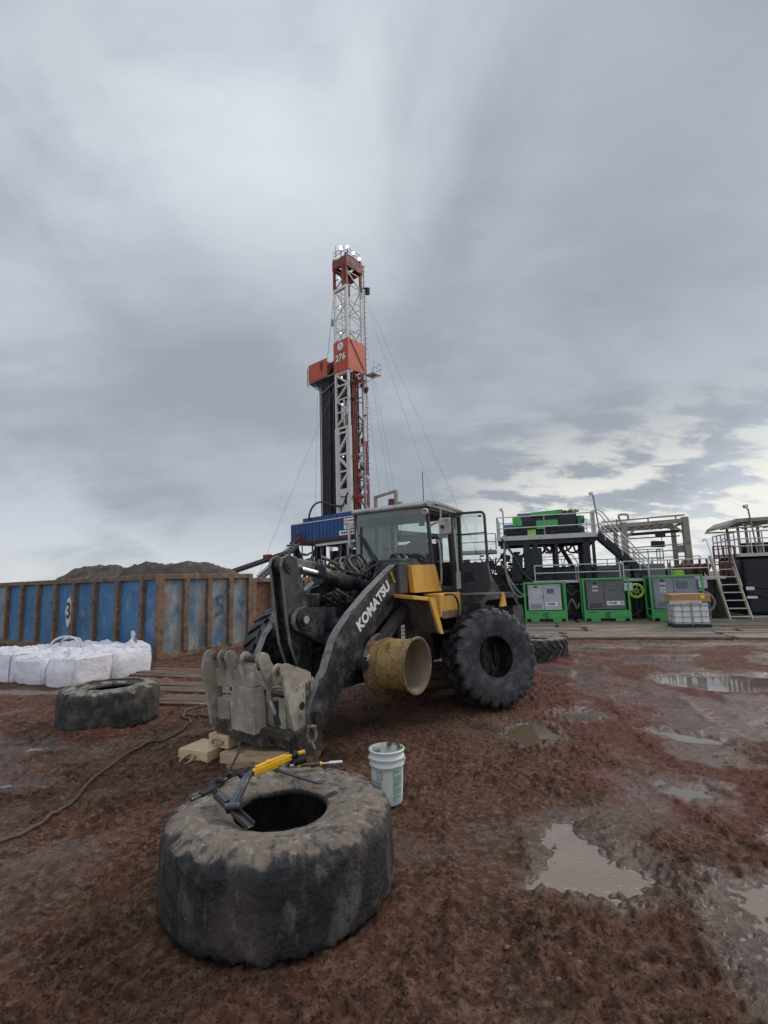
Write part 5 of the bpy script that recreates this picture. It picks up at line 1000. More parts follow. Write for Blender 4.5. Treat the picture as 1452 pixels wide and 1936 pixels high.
# guts of the lower mast
b = MB(); b.bx((MX+.22,.6,10),(-.22,2.2,31)); b.build('travelling_gear', M['rigdark'], rig)
b = MB(); b.bar((-.9,-.02,23.4),(-.9,-.02,27.0),.2); b.bar((-1.4,.2,24),(-1.4,.2,26.3),.35); b.bar((-1.0,.2,22.9),(-.5,.2,26.9),.14); b.build('top_drive', M['rigwhite'], rig)
for k, (y, r, z1) in enumerate(((.62,.12,31),(.95,.11,29.5),(1.3,.10,30.5))): MB().cyl((.12,y,8.2),(.12,y,z1),r,8).build('standpipe', M['rigred'], rig)
b = MB(); rr = random.Random(8)
for k in range(40):
    z = rr.choice((rr.uniform(10,13.5),rr.uniform(28.5,31.5),rr.uniform(10,31))); y = rr.uniform(.3,3.2); b.box((.1+rr.uniform(-.2,.2),y,z),(rr.uniform(.2,.5),rr.uniform(.2,.7),rr.uniform(.2,.8)),(rr.random(),rr.random(),0))
tag(b.build('mast_fittings', M['rigred'], rig), kind='stuff')
b = MB()
for k in range(30):
    z = rr.choice((rr.uniform(29,31.5),rr.uniform(10,22))); y = rr.uniform(1.5,3.3); b.box((.1+rr.uniform(-.2,.2),y,z),(rr.uniform(.2,.4),rr.uniform(.15,.5),rr.uniform(.2,1.2)),(rr.random(),rr.random(),0))
tag(b.build('mast_fittings', M['rigwhite'], rig), kind='stuff')
b = MB(); b.bar((.15,MY+.15,9),(.15,MY+.15,21.5),.34); b.build('service_pipe', M['rigred'], rig)
# ladder
b = MB(); 
for y in (MY+.28,MY+.72): b.bar((.0,y,21 if False else 10),(.0,y,48.5),.07)
for k in range(96): b.bar((.0,MY+.28,10.2+.4*k),(.0,MY+.72,10.2+.4*k),.05)
for k in range(48): b.bar((.35,MY+.3,10.4+.8*k),(.35,MY+.7,10.4+.8*k),.05)
b.build('ladder', M['rigred'], rig)
# crown
b = MB(); b.bx((MX-.2,-.2,47.0),(.2,.2,48.3)); b.bx((.0,-.2,46.6),(.25,MY+.3,48.1)); b.bx((MX-.2,MY-.1,46.6),(.2,MY+.2,47.8)); b.bx((MX-.2,-.2,46.8),(MX,MY,47.8)); b.bx((MX,.4,48.0),(0,MY-.2,48.7)); b.bar((-.6,.1,43.8),(-.6,.1,47),.5); b.bar((MX+.6,1.4,45),(0,1.4,45),.4); face(b,(0,0),(MX,0),[43.9,45.3,46.9],.12,0); b.build('crown_block', M['rigred'], rig)
b = MB(); 
for p,q in (((MX,-.2),(0,-.2)),((.1,-.2),(.1,MY))):
    for dz in (.6,1.1): b.bar((*p,48.4+dz),(*q,48.4+dz),.06)
b.bar((MX+.4,0,48.3),(MX+.4,0,50.6),.07); b.build('crown_rail', M['rigred'], rig)
lampm = emis('lit_floodlight',(.95,.98,1.),6.)
for x, y, z, s in ((-1.1,.1,50.0,.24),(-.1,.4,49.8,.21),(.15,1.4,49.2,.20),(.2,2.6,48.9,.19)):
    b = MB(); b.ball((x,y,z),s,10); o = b.build('floodlight', lampm, rig); MB().bar((x,y,47.6),(x,y,z-s*.7),.10).build('bracket', M['rigdark'], o)
for x, y, z in ((-1.3,-.15,45.2),(-1.25,-.15,40.9),(-1.2,-.15,36.9),(-1.1,-.2,30.3),(-1.1,-.2,26.4),(-1.1,-.2,19.0)):
    MB().ball((x,y,z),.06,8).build('mast_lamp', lampm, rig)
# number box
nb_ = MB().bx((MX-.15,-.28,31.2),(.25,-.16,35.7)).bx((.20,-.28,31.2),(.32,MY+.3,35.7)).bx((MX-.15,-.2,31.2),(MX-.05,MY,35.7)).build('number_box', M['rigorange'], rig)
b = MB()
for x in (-1.7,-.95,-.2): b.bx((x-.05,-.31,31.3),(x+.05,-.27,34.2))
b.bar((.335,.2,35.5),(.335,MY,31.8),.10); b.build('box_rib', M['rigred'], nb_)
b = MB(); b.bx((.1,-.3,31.2),(.33,-.05,35.75)); b.build('box_corner', M['rigorange'], nb_)
text('276',1.32,M['white'],nb_,basis((-1.18,-.33,33.15),(1,0,0),(0,0,1)),'number',.01,.03,1)
b = MB(); b.lathe([(.60,0),(.60,.02),(.34,.02),(.34,0)],(-1.15,-.34,34.75),(0,-1,0),28,True); b.bar((-1.5,-.37,34.5),(-.9,-.37,35.0),.16); b.bar((-1.15,-.37,34.4),(-1.0,-.37,34.75),.2); b.build('emblem', M['white'], nb_)
# racking board
rk = MB().bx((-8.0,-.25,31.5),(-4.1,-.15,34.1)).bx((-8.05,-.25,31.5),(-7.95,2.6,34.1)).bx((-4.15,-.2,31.5),(-4.05,2.6,33.6)).build('racking_board', M['rigorange'], rig)
b = MB(); b.bx((-8.0,-.2,31.2),(-2.6,2.9,31.4)); b.bar((-8.0,-.2,31.3),(-4.1,-.25,31.35),.14); b.build('board_floor', M['riggrey'], rk)
b = MB()
for y in (0,2.6):
    b.bar((-7.9,y,31.2),(-5.2,y,29.2),.16); b.bar((-5.2,y,29.2),(-2.5,y,30.2),.14); b.bar((-7.2,y,31.2),(-5.2,y,29.2),.10)
b.bar((-8.2,-.3,31),(-8.2,-.3,33.7),.09); b.bar((-8.2,-.3,31),(-7.8,-.3,30.7),.08); b.build('board_bracket', M['riggrey'], rk)
b = MB(); b.bx((-5.6,-.27,32.6),(-4.9,-.26,33.7)); b.bx((-5.3,-.27,32.2),(-5.1,-.26,34.0)); b.build('faded_emblem', M['rigred'], rk)
b = MB()
for k in range(5): b.bx((-4.0+.3*k,-.2,31.4+.5*k*.6),(-3.8+.3*k,.2,31.9+.6*k*.6))
b.bx((-4.0,.2,31.4),(-2.7,1.8,33.4)); b.build('board_machinery', M['rigdark'], rk)
b = MB(); b.bx((-.2,MY+.8,31.4),(1.4,MY+2.4,31.6)); 
for x, y in ((1.4,MY+.8),(1.4,MY+2.4),(-.2,MY+2.4),(.6,MY+2.4)): b.bar((x,y,31.5),(x,y,33.1),.09)
for z in (32.3,33.1): b.bar((1.4,MY+.8,z),(1.4,MY+2.4,z),.08); b.bar((-.2,MY+2.4,z),(1.4,MY+2.4,z),.08)
b.bar((.3,MY+.3,30),(1.2,MY+2,31.4),.14); b.build('side_balcony', M['rigwhite'], rig)
# pipe stands racked beside the mast
for k in range(5):
    for j in range(4): MB().cyl((-4.55-.33*k,.35+.75*j,8.1),(-4.35-.33*k,.35+.75*j,30.6+(k+j)%2*.4),.14,7).build('pipe_stand', M['pipe'], rig)
for k in range(2): MB().cyl((-6.35-.35*k,.8,8.1),(-6.45-.3*k,.8,30.9),.09,6).build('pipe_stand', M['riggrey'], rig)
# floor, wind wall
b = MB(); b.bx((-10.6,-1.9,7.55),(9,9,8.0)); b.bx((-10.8,-2.3,7.35),(9,-1.9,7.6)); b.build('rig_floor', M['rigdark'], rig)
b = MB(); b.bx((-10.4,-1.78,7.9),(8.5,-1.70,10.35)); b.bx((-10.44,-1.78,7.9),(-10.36,6,10.35)); ww = b.build('wind_wall', M['rigblue'], rig)
b = MB()
for k in range(26): x = -10.2+.72*k; b.bx((x-.07,-1.84,8.0),(x+.07,-1.77,10.3))
b.build('sheet_rib', M['rigblue'], ww)
MB().bx((-10.45,-1.86,10.33),(8.5,-1.68,10.47)).build('wall_cap', M['rail'], ww)
MB().bx((-9.0,-.75,8.0),(8.5,-.65,11.25)).build('back_wall', M['rigblue'], rig)
b = MB()
for k in range(13): x = -8.6+1.3*k; b.bx((x-.05,-.80,10.4),(x+.05,-.74,11.2))
b.build('sheet_rib', M['rigblue'], ww)
b = MB(); b.bar((-10.4,-1.95,7.82),(8.5,-1.95,7.82),.1,.14); b.build('toe_board', M['rigred'], ww)
b = MB()
for k in range(5): b.bar((-9.6+.55*k,-2.1,7.6),(-9.6+.55*k,-2.1,9.0-.05*k),.08)
for z in (8.2,8.6,9.0): b.bar((-9.7,-2.1,z),(-6.8,-2.1,z),.06)
b.bar((-9.4,-2.1,8),(-8.2,-2.1,9.3),.1); b.build('stair_gate', M['rigred'], rig)
b = MB(); b.bar((-4.5,-2.2,7.1),(8.5,-2.2,7.25),.25,.3); b.build('drip_pipe', M['rail'], rig)
sg = MB()
for z0, z1, x0 in ((9.55,10.2,.5),(8.85,9.4,.5),(8.1,8.7,-.4)): sg.bx((x0,-1.92,z0),(3.2,-1.86,z1))
sg = sg.build('sign_board', M['label'], ww)
text('RIG 276',.55,M['labelink'],sg,basis((1.75,-1.93,9.12),(1,0,0),(0,0,1)),'sign_lettering',.004,.01,.9)
b = MB(); b.lathe([(.2,0),(.2,.01),(.1,.01),(.1,0)],(.85,-1.93,9.87),(0,-1,0),16,True); b.bx((1.2,-1.935,9.78),(2.9,-1.925,9.98)); b.build('sign_emblem', M['labelred'], sg)
b = MB(); 
for k in range(7): b.bx((.0+.42*k,-1.935,8.25),(.26+.42*k,-1.925,8.55))
b.build('sign_lettering', M['labelink'], sg)
b = MB(); b.bar((2.1,-2.6,9.3),(2.1,-2.6,6.6),.22); b.bar((2.1,-2.6,9.2),(2.6,-2.2,9.6),.2); b.build('vent_pipe', M['rail'], rig)
b = MB(); b.tube(spline([(-7.4,-1.0,9.6),(-7.3,-1.0,11.6),(-6.4,-.9,12.9),(-5.0,-.7,13.2),(-3.4,-.5,12.6),(-1.5,-.3,12.2)],6),.13,8); b.build('mud_hose', M['hose'], rig)
# frame beyond the cab
b = MB(); b.bar((2.6,2,9.5),(2.6,2,13.3),.38); b.bar((2.6,2,13.15),(6.1,2,13.5),.30); b.bar((6.1,2,9.5),(6.1,2,13.6),.38); b.bar((2.4,2,11.1),(6.3,2,11.4),.45); b.bar((6.1,2,11.7),(7.0,2,11.8),.45); b.build('hoist_frame', M['beige'], rig)
b = MB(); b.bar((5.5,1.8,11.3),(5.5,1.8,12.5),.6); b.build('hoist_motor', M['rigred'], rig)
# substructure
for x in (-10,-5.4,-.8,3.8,8.2):
    for y in (-1.2,4,8.2): MB().bx((x-.3,y-.3,0),(x+.3,y+.3,7.5)).build('substructure_column', M['rigdark'], rig)
b = MB()
for y in (-1.2,8.2):
    for x0, x1 in ((-10,-5.4),(-.8,3.8)): b.bar((x0,y,.4),(x1,y,7.3),.35); b.bar((x1,y,.4),(x0,y,7.3),.35)
    b.bar((-10,y,3.6),(8.2,y,3.6),.4)
b.build('substructure_brace', M['rigdark'], rig)
b = MB(); b.bx((-9.5,5,0),(8,7.8,6.8)); b.bx((-3.5,.5,0),(3.5,3.5,6.2)); b.bx((4,-.5,0),(8.5,3,4.6)); b.build('substructure_tank', M['rigdark'], rig)
b = MB()
for k in range(26): b.box((rr.uniform(-9.5,6),rr.uniform(-2.2,-.6),rr.uniform(1.5,6.9)),(rr.uniform(.2,1.6),rr.uniform(.2,.6),rr.uniform(.15,.9)),(rr.uniform(-.3,.3),rr.uniform(-.3,.3),0))
tag(b.build('under_floor_equipment', M['riggrey'], rig), kind='stuff')
for k in range(8):
    x = -8+1.9*k+rr.uniform(-.5,.5); b = MB(); b.tube(spline([(x,-1.7,7.3),(x+.4,-1.9,4.8+rr.uniform(-1,1)),(x+1.2,-1.8,3.4),(x+1.9,-1.7,5.0),(x+2.2,-1.6,7.2)],5),.08,6); b.build('service_hose', M['riggrey'], rig)
# V-door ramp and stair
b = MB(); b.bar((-9.2,-1.9,6.7),(-9.0,-13.5,3.3),1.0,.35); b.build('pipe_ramp', M['rigdark'], rig)
b = MB(); b.bar((-9.75,-1.9,6.95),(-9.55,-13.5,3.5),.16,.26); b.box((-9.35,-6.6,5.7),(1.3,.5,.7)); b.build('ramp_rail', M['rigred'], rig)
st_ = MB(); st_.bar((-7.9,-2.2,7.6),(-7.6,-9.5,2.2),.12,.4); st_.bar((-9.0,-2.2,7.6),(-8.7,-9.5,2.2),.12,.4); st_.bar((-7.9,-2.2,8.6),(-7.6,-9.5,3.2),.08,.08); st_ = st_.build('stair', M['riggrey'], rig)
b = MB()
for k in range(16): t = (k+.5)/16; b.box((-8.4+.25*t,-2.2-7.3*t,7.6-5.4*t),(1.0,.28,.07))
b.build('tread', M['rail'], st_)
# guy lines
def rl(px_, py_, Y_):   # helper for the ground ends, plain world coordinates -> rig frame
    return (Matrix.Rotation(-RZ,4,'Z')@V((px_+4.33,Y_-66,py_)))
for a, c in (((.2,MY,44.5),rl(12.5,0,58)),((.2,MY,44.2),rl(9.5,0,60)),((.2,MY,40),rl(2.5,0,66)),((.2,MY,33),rl(.8,0,67)),((.5,MY+1.5,33),rl(3.5,0,66)),((MX,0,30),rl(-17.5,0,64)),((-6.8,.4,29.5),rl(-9.5,0,66))):
    MB().tube([a,c],.016,5).build('guy_line', M['wire'], rig)
b = MB(); b.tube([(MX,0,44),(-4.4,.2,34.2)],.035,5); b.box((-3.1,.1,39.2),(.25,.25,1.0)); b.build('hoist_line', M['wire'], rig)
b = MB(); b.box((.5,MY+.9,44.2),(.5,.5,1.0),(.3,.3,0)); b.bar((.2,MY+.3,44.6),(.6,MY+1.,44.4),.15); b.build('line_sheave', M['rigdark'], rig)
# ------------------------------------------------------------------ mud plant on the right: everything in the row frame of the green boxes
PO = V((6.27,23.2,0)); PZ = math.atan2(-.265,.964); e1 = V((.964,-.265,0)); e2 = V((.265,.964,0))
def at(x, y, z=0): p = PO+e1*x+e2*y; return (p.x,p.y,z)
def pthing(name, label, cat, x, y, z=0, group=None, dr=0): return thing(name, label, cat, at(x,y,z), PZ+dr, group)
def railing(par, pts, h=1.05, m='rail', r=.028, mids=(.5,), posts=1.6, name='railing', square=False):
    b = MB(); P_ = [V(p) for p in pts]
    for a, c in zip(P_[:-1],P_[1:]):
        n = max(1, round((c-a).length/posts))
        for k in range(n+1):
            q = a.lerp(c,k/n); b.tube([q,q+V((0,0,h))],r,6)
        for f in (1,)+tuple(mids): b.tube([a+V((0,0,h*f)),c+V((0,0,h*f))],r,6)
    return b.build(name, M[m], par)
# --- green control boxes
def control_box(label, x, cabm, w, h, door_open):
    g = pthing('control_box', label, 'control cabinet', x, 0, .10, 'green framed control boxes'); dp = 1.15; t = .08
    b = MB()
    for xx in (t/2, w-t/2):
        for yy in (t/2, dp-t/2): b.bx((xx-t/2,yy-t/2,.0),(xx+t/2,yy+t/2,h))
    for yy in (t/2, dp-t/2): b.bx((t,yy-t/2+.003,h-t),(w-t,yy+t/2-.003,h-.002)); b.bx((t,yy-t/2+.003,.42),(w-t,yy+t/2-.003,.47))
    for xx in (t/2, w-t/2): b.bx((xx-t/2+.003,t,h-t),(xx+t/2-.003,dp-t,h-.002)); b.bx((xx-t/2+.003,t,.05),(xx+t/2-.003,dp-t,.2))
    b.build('frame', M['greenp'], g, .012)
    b = MB(); b.prism([(t,.44),(w-t,.44),(w-t,.12),(w*.86,.12),(w*.86,.0),(w*.66,.0),(w*.66,.13),(w*.34,.13),(w*.34,.0),(w*.14,.0),(w*.14,.12),(t,.12)],'y',.004,.05)
    sk = b.build('skirt', M['greenp'], g, .004); MB().bx((t,.12,.02),(w-t,dp-.1,.40)).build('pocket', M['black'], g)
    cx0, cx1 = t+.10, w-t-.12; mid = cx0+(cx1-cx0)*.47
    cb = MB().bx((cx0,.16,.50),(mid-.006,.75,h-t-.05)).bx((mid+.006,.155,.50),(cx1,.75,h-t-.05)).build('cabinet', M[cabm], g, .012)
    MB().bx((mid-.005,.17,.5),(mid+.005,.3,h-t-.05)).build('seam', M['black'], cb)
    hh = h-t-.05
    o = MB().bx((mid+.10,.13,hh-.42),(mid+.52,.155,hh-.12)).build('bezel', M['cabgrey' if cabm == 'cabgrey' else 'cabdark'], cb, .015); MB().bx((mid+.16,.124,hh-.38),(mid+.46,.131,hh-.17)).build('screen', M['screen'], o)
    MB().bx((cx0+.28,.135,hh-.12),(cx0+.42,.155,hh-.05)).build('switch', M['black'], cb, .01)
    for k, (dz, mm) in enumerate(((.20,'label'),(.27,'labelred' if cabm != 'cabgrey' else 'label'),(.36,'label'),(.50,'labelred' if cabm == 'cabdark' else 'label'))):
        o = MB().bx((cx0+.25,.150,hh-dz-.08),(cx0+.46,.158,hh-dz)).build('warning_label', M[mm], cb); MB().bx((cx0+.28,.148,hh-dz-.055),(cx0+.43,.1495,hh-dz-.03)).build('label_print', M['labelink'], o)
    o = MB().bx((mid+.08,.148,.68),(cx1-.03,.153,.86)).build('name_plate', M['label'], cb)
    text('STAGE',.125,M['labelink'],o,basis((mid+.08+(cx1-mid)*.30,.146,.77),(1,0,0),(0,0,1)),'lettering',.002,.006,.85)
    bb = MB(); bb.lathe([(.062,0),(.062,.003),(.046,.003),(.046,0)],(cx1-.12,.1465,.77),(0,-1,0),20,True); o2 = bb.build('emblem_ring', M['labelink'], o)
    text('3',.085,M['labelink'],o,basis((cx1-.12,.1455,.77),(1,0,0),(0,0,1)),'lettering',.002,.004)
    for zz in (.6,1.0,hh-.15):
        for xx in (cx0+.012,cx1-.012): MB().bx((xx-.012,.145,zz),(xx+.012,.16,zz+.09)).build('hinge', M['steel'], cb)
    MB().bx((mid-.05,.142,1.0),(mid-.03,.16,1.14)).build('latch', M['black'], cb)
    b = MB()
    for q in range(6): b.bx((cx0+.08,.152,.58+.035*q),(mid-.10,.159,.593+.035*q))
    b.build('louvre', M['cabdark' if cabm != 'cabdark' else 'black'], cb)
    for xx in (mid+.08,mid+.28): MB().cyl((xx,.155,hh-.55),(xx,.135,hh-.55),.022,10).build('knob', M['steel'], cb)
    # emblem and print on the skirt
    b = MB(); cxm = w/2
    for k in range(3):
        a0 = k*2*PI/3+.2; pts_o = [(cxm+.135*math.cos(a0+t*1.6),.28+.135*math.sin(a0+t*1.6)) for t in np.linspace(0,1,7)]; pts_i = [(cxm+.095*math.cos(a0+t*1.6),.28+.095*math.sin(a0+t*1.6)) for t in np.linspace(1,0,7)]
        b.prism(pts_o+pts_i,'y',-.002,.003)
    b.build('emblem_ring', M['labelink'], sk); text('3',.17,M['labelink'],sk,basis((cxm,.001,.28),(1,0,0),(0,0,1)),'lettering',.002,.010)
    b = MB()
    for k in range(7): b.bx((t+.05+.055*k,.0015,.375),(t+.05+.055*k+.04,.0035,.405))
    for k in range(8): b.bx((w-.55+.052*k,.0015,.16),(w-.55+.052*k+.038,.0035,.18))
    b.build('small_print', M['labelink'], sk)
    if door_open: 
        b = MB(); b.bx((cx1+.01,.02,hh-.44),(cx1+.34,.05,hh-.10)); b.build('screen_cover', M['cabgrey'], cb, .01)
    b = MB(); b.bx((.03,dp-.02,.2),(w-.03,dp-.005,h-.1)); b.build('back_panel', M['black'], g)
    return g
control_box('green framed control box with a light grey cabinet, nearest the loader', -.02, 'cabgrey', 1.82, 1.76, 0)
control_box('green framed control box with a dark slate cabinet and red warning labels', 2.50, 'cabdark', 1.90, 1.86, 1)
control_box('green framed control box with a blue grey cabinet partly hidden by the tote', 5.20, 'cabmid', 2.06, 1.90, 1)
# --- timber mats in front
rr = random.Random(21); k_ = 0
for j, yy in enumerate((-5.1,-3.3,-1.4,.8)):
    for i in range(5):
        x0 = -8.5+4.9*i+(.9 if j%2 else 0); 
        side = ['far left','behind the leaning tyre','before the green boxes','under the tote side','at the far right'][i]; row = ['front row, edged by pale powder','second row','third row','row under the green boxes'][j]
        g = pthing('timber_mat', 'weathered wet timber mat %s, %s' % (side,row), 'timber mat', x0, yy, 0, 'weathered timber mats before the mud plant')
        for k in range(6):
            MB().box((2.4+rr.uniform(-.06,.06),(k-2.5)*.30,.02+rr.uniform(-.012,.012)),(4.8+rr.uniform(-.2,.05),.285,.14),(rr.uniform(-.008,.008),rr.uniform(-.008,.008),rr.uniform(-.008,.008))).build('plank', M['matwood' if rr.random() < .75 else 'matmud'], g, .012)
# --- tote with cardboard on top
g = pthing('tote', 'caged white plastic tote on a dark pallet in front of the last green box', 'tote', 5.28, -2.95, .09, None, .0)
b = MB(); b.grid(lambda u,v: (0,0,0),1,1); b = MB()
b.box((.61,.5,.52),(1.16,.95,.80)); b.build('tank', M['tote'], g, .06, 3)
b = MB()
for z in (.20,.40,.60,.80,.92):
    for y in (0.0,1.0): b.tube([(0,y,z),(1.22,y,z)],.012,6)
    for x in (0.0,1.22): b.tube([(x,0,z),(x,1,z)],.012,6)
for k in range(5):
    for y in (-.01,1.01): b.bx((.305*k-.03,y-.006,.10),(.305*k+.03,y+.006,.92)) if k in (2,) else b.tube([(.305*k,y,.10),(.305*k,y,.92)],.011,6)
for k in range(4): b.tube([(0,.33*k,.1),(0,.33*k,.92)],.011,6); b.tube([(1.22,.33*k,.1),(1.22,.33*k,.92)],.011,6)
b.build('cage', M['cage'], g)
b = MB()
for y in (.05,.5,.95): b.bx((0,y-.05,.0),(1.22,y+.05,.05))
b.bx((0,0,.05),(1.22,1,.10)); b.build('pallet', M['black'], g, .008)
g = pthing('cardboard_box', 'flat brown cardboard box lying on top of the caged tote', 'cardboard box', 5.24, -2.98, 1.03, None, -.02)
b = MB(); b.prism([(0,0),(1.30,0),(1.28,.20),(1.30,.27),(.66,.285),(.02,.27),(.03,.10)],'y',0,1.02); b.build('carton', M['card'], g, .008)
b = MB(); b.bx((-.03,-.012,-.06),(1.0,-.003,.055)); b.bx((-.06,-.02,-.08),(.35,-.006,.03)); b.build('torn_wrap', mat('torn_paper',(.55,.47,.38),.9), g)
MB().bx((.98,-.004,.12),(1.10,-.001,.24)).build('tape', M['sticker'], g)
# --- main mud tank with walkway
g = pthing('mud_tank', 'long dark navy mud tank with pale railings behind the green boxes', 'mud tank', 0, 1.5)
b = MB(); b.bx((-3.2,.3,.25),(8.6,3.2,1.75)); b.build('body', M['navytank'], g, .03)
b = MB()
for k in range(9): b.bx((-3+1.4*k,.22,.25),(-2.86+1.4*k,.30,1.75))
b.bx((-3.4,.2,.1),(8.7,3.3,.28)); b.build('stiffener', M['black'], g)
b = MB(); b.bx((.4,-.28,1.78),(8.5,.5,1.90)); b.build('walkway', M['deck'], g, .01)
railing(g, [(.55,-.24,1.9),(2.4,-.24,1.9),(2.5,-.24,1.9),(4.3,-.24,1.9)], .72)
railing(g, [(4.45,-.24,1.9),(6.3,-.24,1.9),(6.4,-.24,1.9),(7.9,-.24,1.9)], .78)
railing(g, [(3.2,3.1,1.9),(8.6,3.1,1.9)], 1.0, 'railgrey', .022, (.5,), 1.2)
railing(g, [(-2.,3.4,1.9),(3.4,3.4,1.9)], 1.1, 'railgrey', .02, (.5,), 1.3)
railing(g, [(5.2,1.2,1.9),(6.5,1.2,1.9),(6.5,2.4,1.9)], 1.35, 'railgrey', .022, (.66,.33), .65)
b = MB(); b.bx((3.2,.6,1.9),(4.9,2.0,2.55)); b.bx((2.2,.7,1.9),(3.2,2.6,2.3)); b.bx((5.05,.5,1.9),(6.35,1.8,2.55)); b.build('hopper', M['cabdark'], g, .03)
b = MB(); b.bx((-1.2,.5,1.9),(3.3,.6,2.45)); b.bx((3.3,-.1,2.28),(4.4,.3,2.36)); b.build('trough', M['black'], g)
b = MB()
for k in range(4): b.tube(spline([(6.7+.35*k,.6,1.95),(6.75+.35*k,.5,2.35),(7.3+.3*k,.6,2.4),(8.1,.8,2.3-.1*k)],5),.07,8)
for k in range(5): b.bar((7.0+.3*k,.9,1.9),(7.0+.3*k,.9,2.7),.07)
b.build('pipework', M['redpipe'], g)
b = MB(); b.cyl((6.85,.45,1.92),(6.85,.45,2.22),.26,20); b.cyl((6.85,.45,2.08),(6.85,.45,2.12),.28,20); b.build('drum', M['lime'], g)
# hoses and plumbing in the shade
for k, q in enumerate(([(-1.0,0,2.8),(-.4,-.2,1.6),(.1,-.25,1.2),(.3,-.2,1.7)],[(-1.6,0,2.6),(-1.2,-.2,1.3),(-.6,-.25,.9),(.1,-.2,1.4)],[(-2.2,.1,2.2),(-1.6,-.2,1.0),(-.9,-.25,.75),(-.2,-.2,1.2)],[(-.9,-.2,4.0),(-.3,-.3,3.0),(.1,-.35,2.2),(.45,-.3,1.9)],[(-.8,-.2,3.9),(-.75,-.3,2.2),(-.3,-.35,1.2),(.4,-.3,1.4)],[(1.85,-.2,1.6),(2.1,-.35,1.2),(2.35,-.3,1.35),(2.6,-.2,1.3)],[(1.8,-.2,.3),(2.1,-.35,1.0),(2.3,-.35,.6),(2.45,-.2,.8)],[(4.5,-.2,1.2),(4.95,-.35,1.1),(5.05,-.35,.6),(4.7,-.35,.25),(4.5,-.2,.3)],[(7.35,-.2,1.3),(7.75,-.35,1.15),(7.95,-.35,.75),(7.7,-.35,.4),(7.4,-.2,.35)],[(1.85,-.1,1.72),(2.1,-.2,1.62),(2.45,-.1,1.70)])):
    MB().tube(spline(q,7),.055 if k != 9 else .035,8).build('suction_hose', M['hose'] if k%2 else M['railgrey'], g)
b = MB()
for k in range(34): b.box((rr.uniform(-3.0,.2),rr.uniform(-.1,.5),rr.uniform(.6,3.3)),(rr.uniform(.08,.5),rr.uniform(.1,.4),rr.uniform(.06,.45)),(rr.uniform(-.4,.4),rr.uniform(-.4,.4),rr.uniform(-.5,.5)))
for k in range(14): b.bar((rr.uniform(-3.1,.3),rr.uniform(-.1,.4),rr.uniform(.4,1.8)),(rr.uniform(-3.1,.3),rr.uniform(-.1,.4),rr.uniform(2,3.8)),.06)
b.build('plumbing_clutter', M['chardirt'], g, .01)
b = MB(); b.bx((-3.1,.1,3.35),(-1.25,1.6,3.5)); b.build('side_deck', M['railgrey'], g)
railing(g, [(-3.0,0,3.5),(-1.2,0,3.5)], .8, 'railgrey', .025)
MB().bx((7.30,.17,1.18),(7.75,.22,1.34)).build('placard', M['label'], g)
# second, darker row of tanks behind
g = pthing('settling_tank', 'dark settling tank with vertical ribs behind the navy mud tank', 'mud tank', 0, 6.2)
b = MB(); b.bx((-5,.0,.2),(9.2,3,2.3)); b.build('body', M['navytank'], g, .03)
b = MB()
for k in range(19): b.bx((-4.9+.75*k,-.08,.3),(-4.78+.75*k,.0,2.15))
b.build('stiffener', M['black'], g)
railing(g, [(-4.9,.1,2.3),(2.5,.1,2.3)], .9, 'railgrey', .025)
for k in range(9): MB().tube(spline([(-4.5+1.5*k,-.1,2.6),(-4.2+1.5*k,-.3,1.9),(-3.9+1.5*k,-.3,2.5),(-3.7+1.5*k,.2,2.7)],5),.07,6).build('transfer_pipe', M['rigdark'], g)
# pump beside the loader
g = pthing('pump', 'blue pump with goose neck pipe standing between leaning tyre and green boxes', 'pump', -1.2, .1, .1)
b = MB(); b.cyl((-.1,.3,.55),(.6,.3,.55),.21,20); b.bx((-.2,.05,.0),(.75,.55,.22)); b.cyl((.6,.3,.55),(.72,.3,.55),.25,20); b.build('casing', M['bluepump'], g, .015)
b = MB(); b.bx((-.15,.1,.72),(.45,.5,.98)); b.build('motor', M['bluepump'], g, .03)
b = MB(); b.cyl((.74,.3,.28),(.98,.3,.28),.20,18); b.bx((.7,.1,.0),(1.0,.5,.14)); b.build('impeller_housing', M['greenp'], g, .012)
b = MB(); b.tube(spline([(-.35,.3,1.25),(-.1,.28,1.34),(.15,.28,1.30),(.2,.28,1.15),(.22,.28,.9)],6),.045,8); b.build('goose_neck', M['railgrey'], g)
g = pthing('leaning_ladder', 'pale aluminium ladder leaning behind the open loader door', 'ladder', -1.95, -.6, .0)
b = MB()
for s in (0,.32): b.bar((.0+s,0,0),(-.45+s,.7,2.6),.05,.05)
for k in range(9): t = (k+.5)/9; b.bar((-.45*t,.7*t,2.6*t),(.32-.45*t,.7*t,2.6*t),.03)
b.build('rails', M['rail'], g)
# --- elevated deck
DK = 4.12
g = pthing('raised_deck', 'raised steel deck on dark columns with pale railings carrying the green centrifuge', 'platform', 0, 1.5)
b = MB(); b.bx((-1.15,0,DK-.08),(3.5,3.0,DK)); b.bx((-1.15,-.03,DK-.22),(3.5,.08,DK)); b.build('deck_plate', M['deck'], g, .01)
b = MB(); b.bx((-1.1,.1,DK-.45),(3.4,.3,DK-.2)); b.bx((-1.1,2.7,DK-.45),(3.4,2.9,DK-.2))
for k in range(6): b.bx((-1.0+.87*k,.1,DK-.4),(-.9+.87*k,2.9,DK-.1))
b.build('deck_beam', M['rigdark'], g)
for x, w_ in ((.08,.34),(.55,.22),(2.85,.30),(3.25,.14),(1.55,.16)):
    for y in (.25,2.6): MB().bx((x,y-w_/2,.3),(x+w_,y+w_/2,DK-.2)).build('column', M['navy'], g, .015)
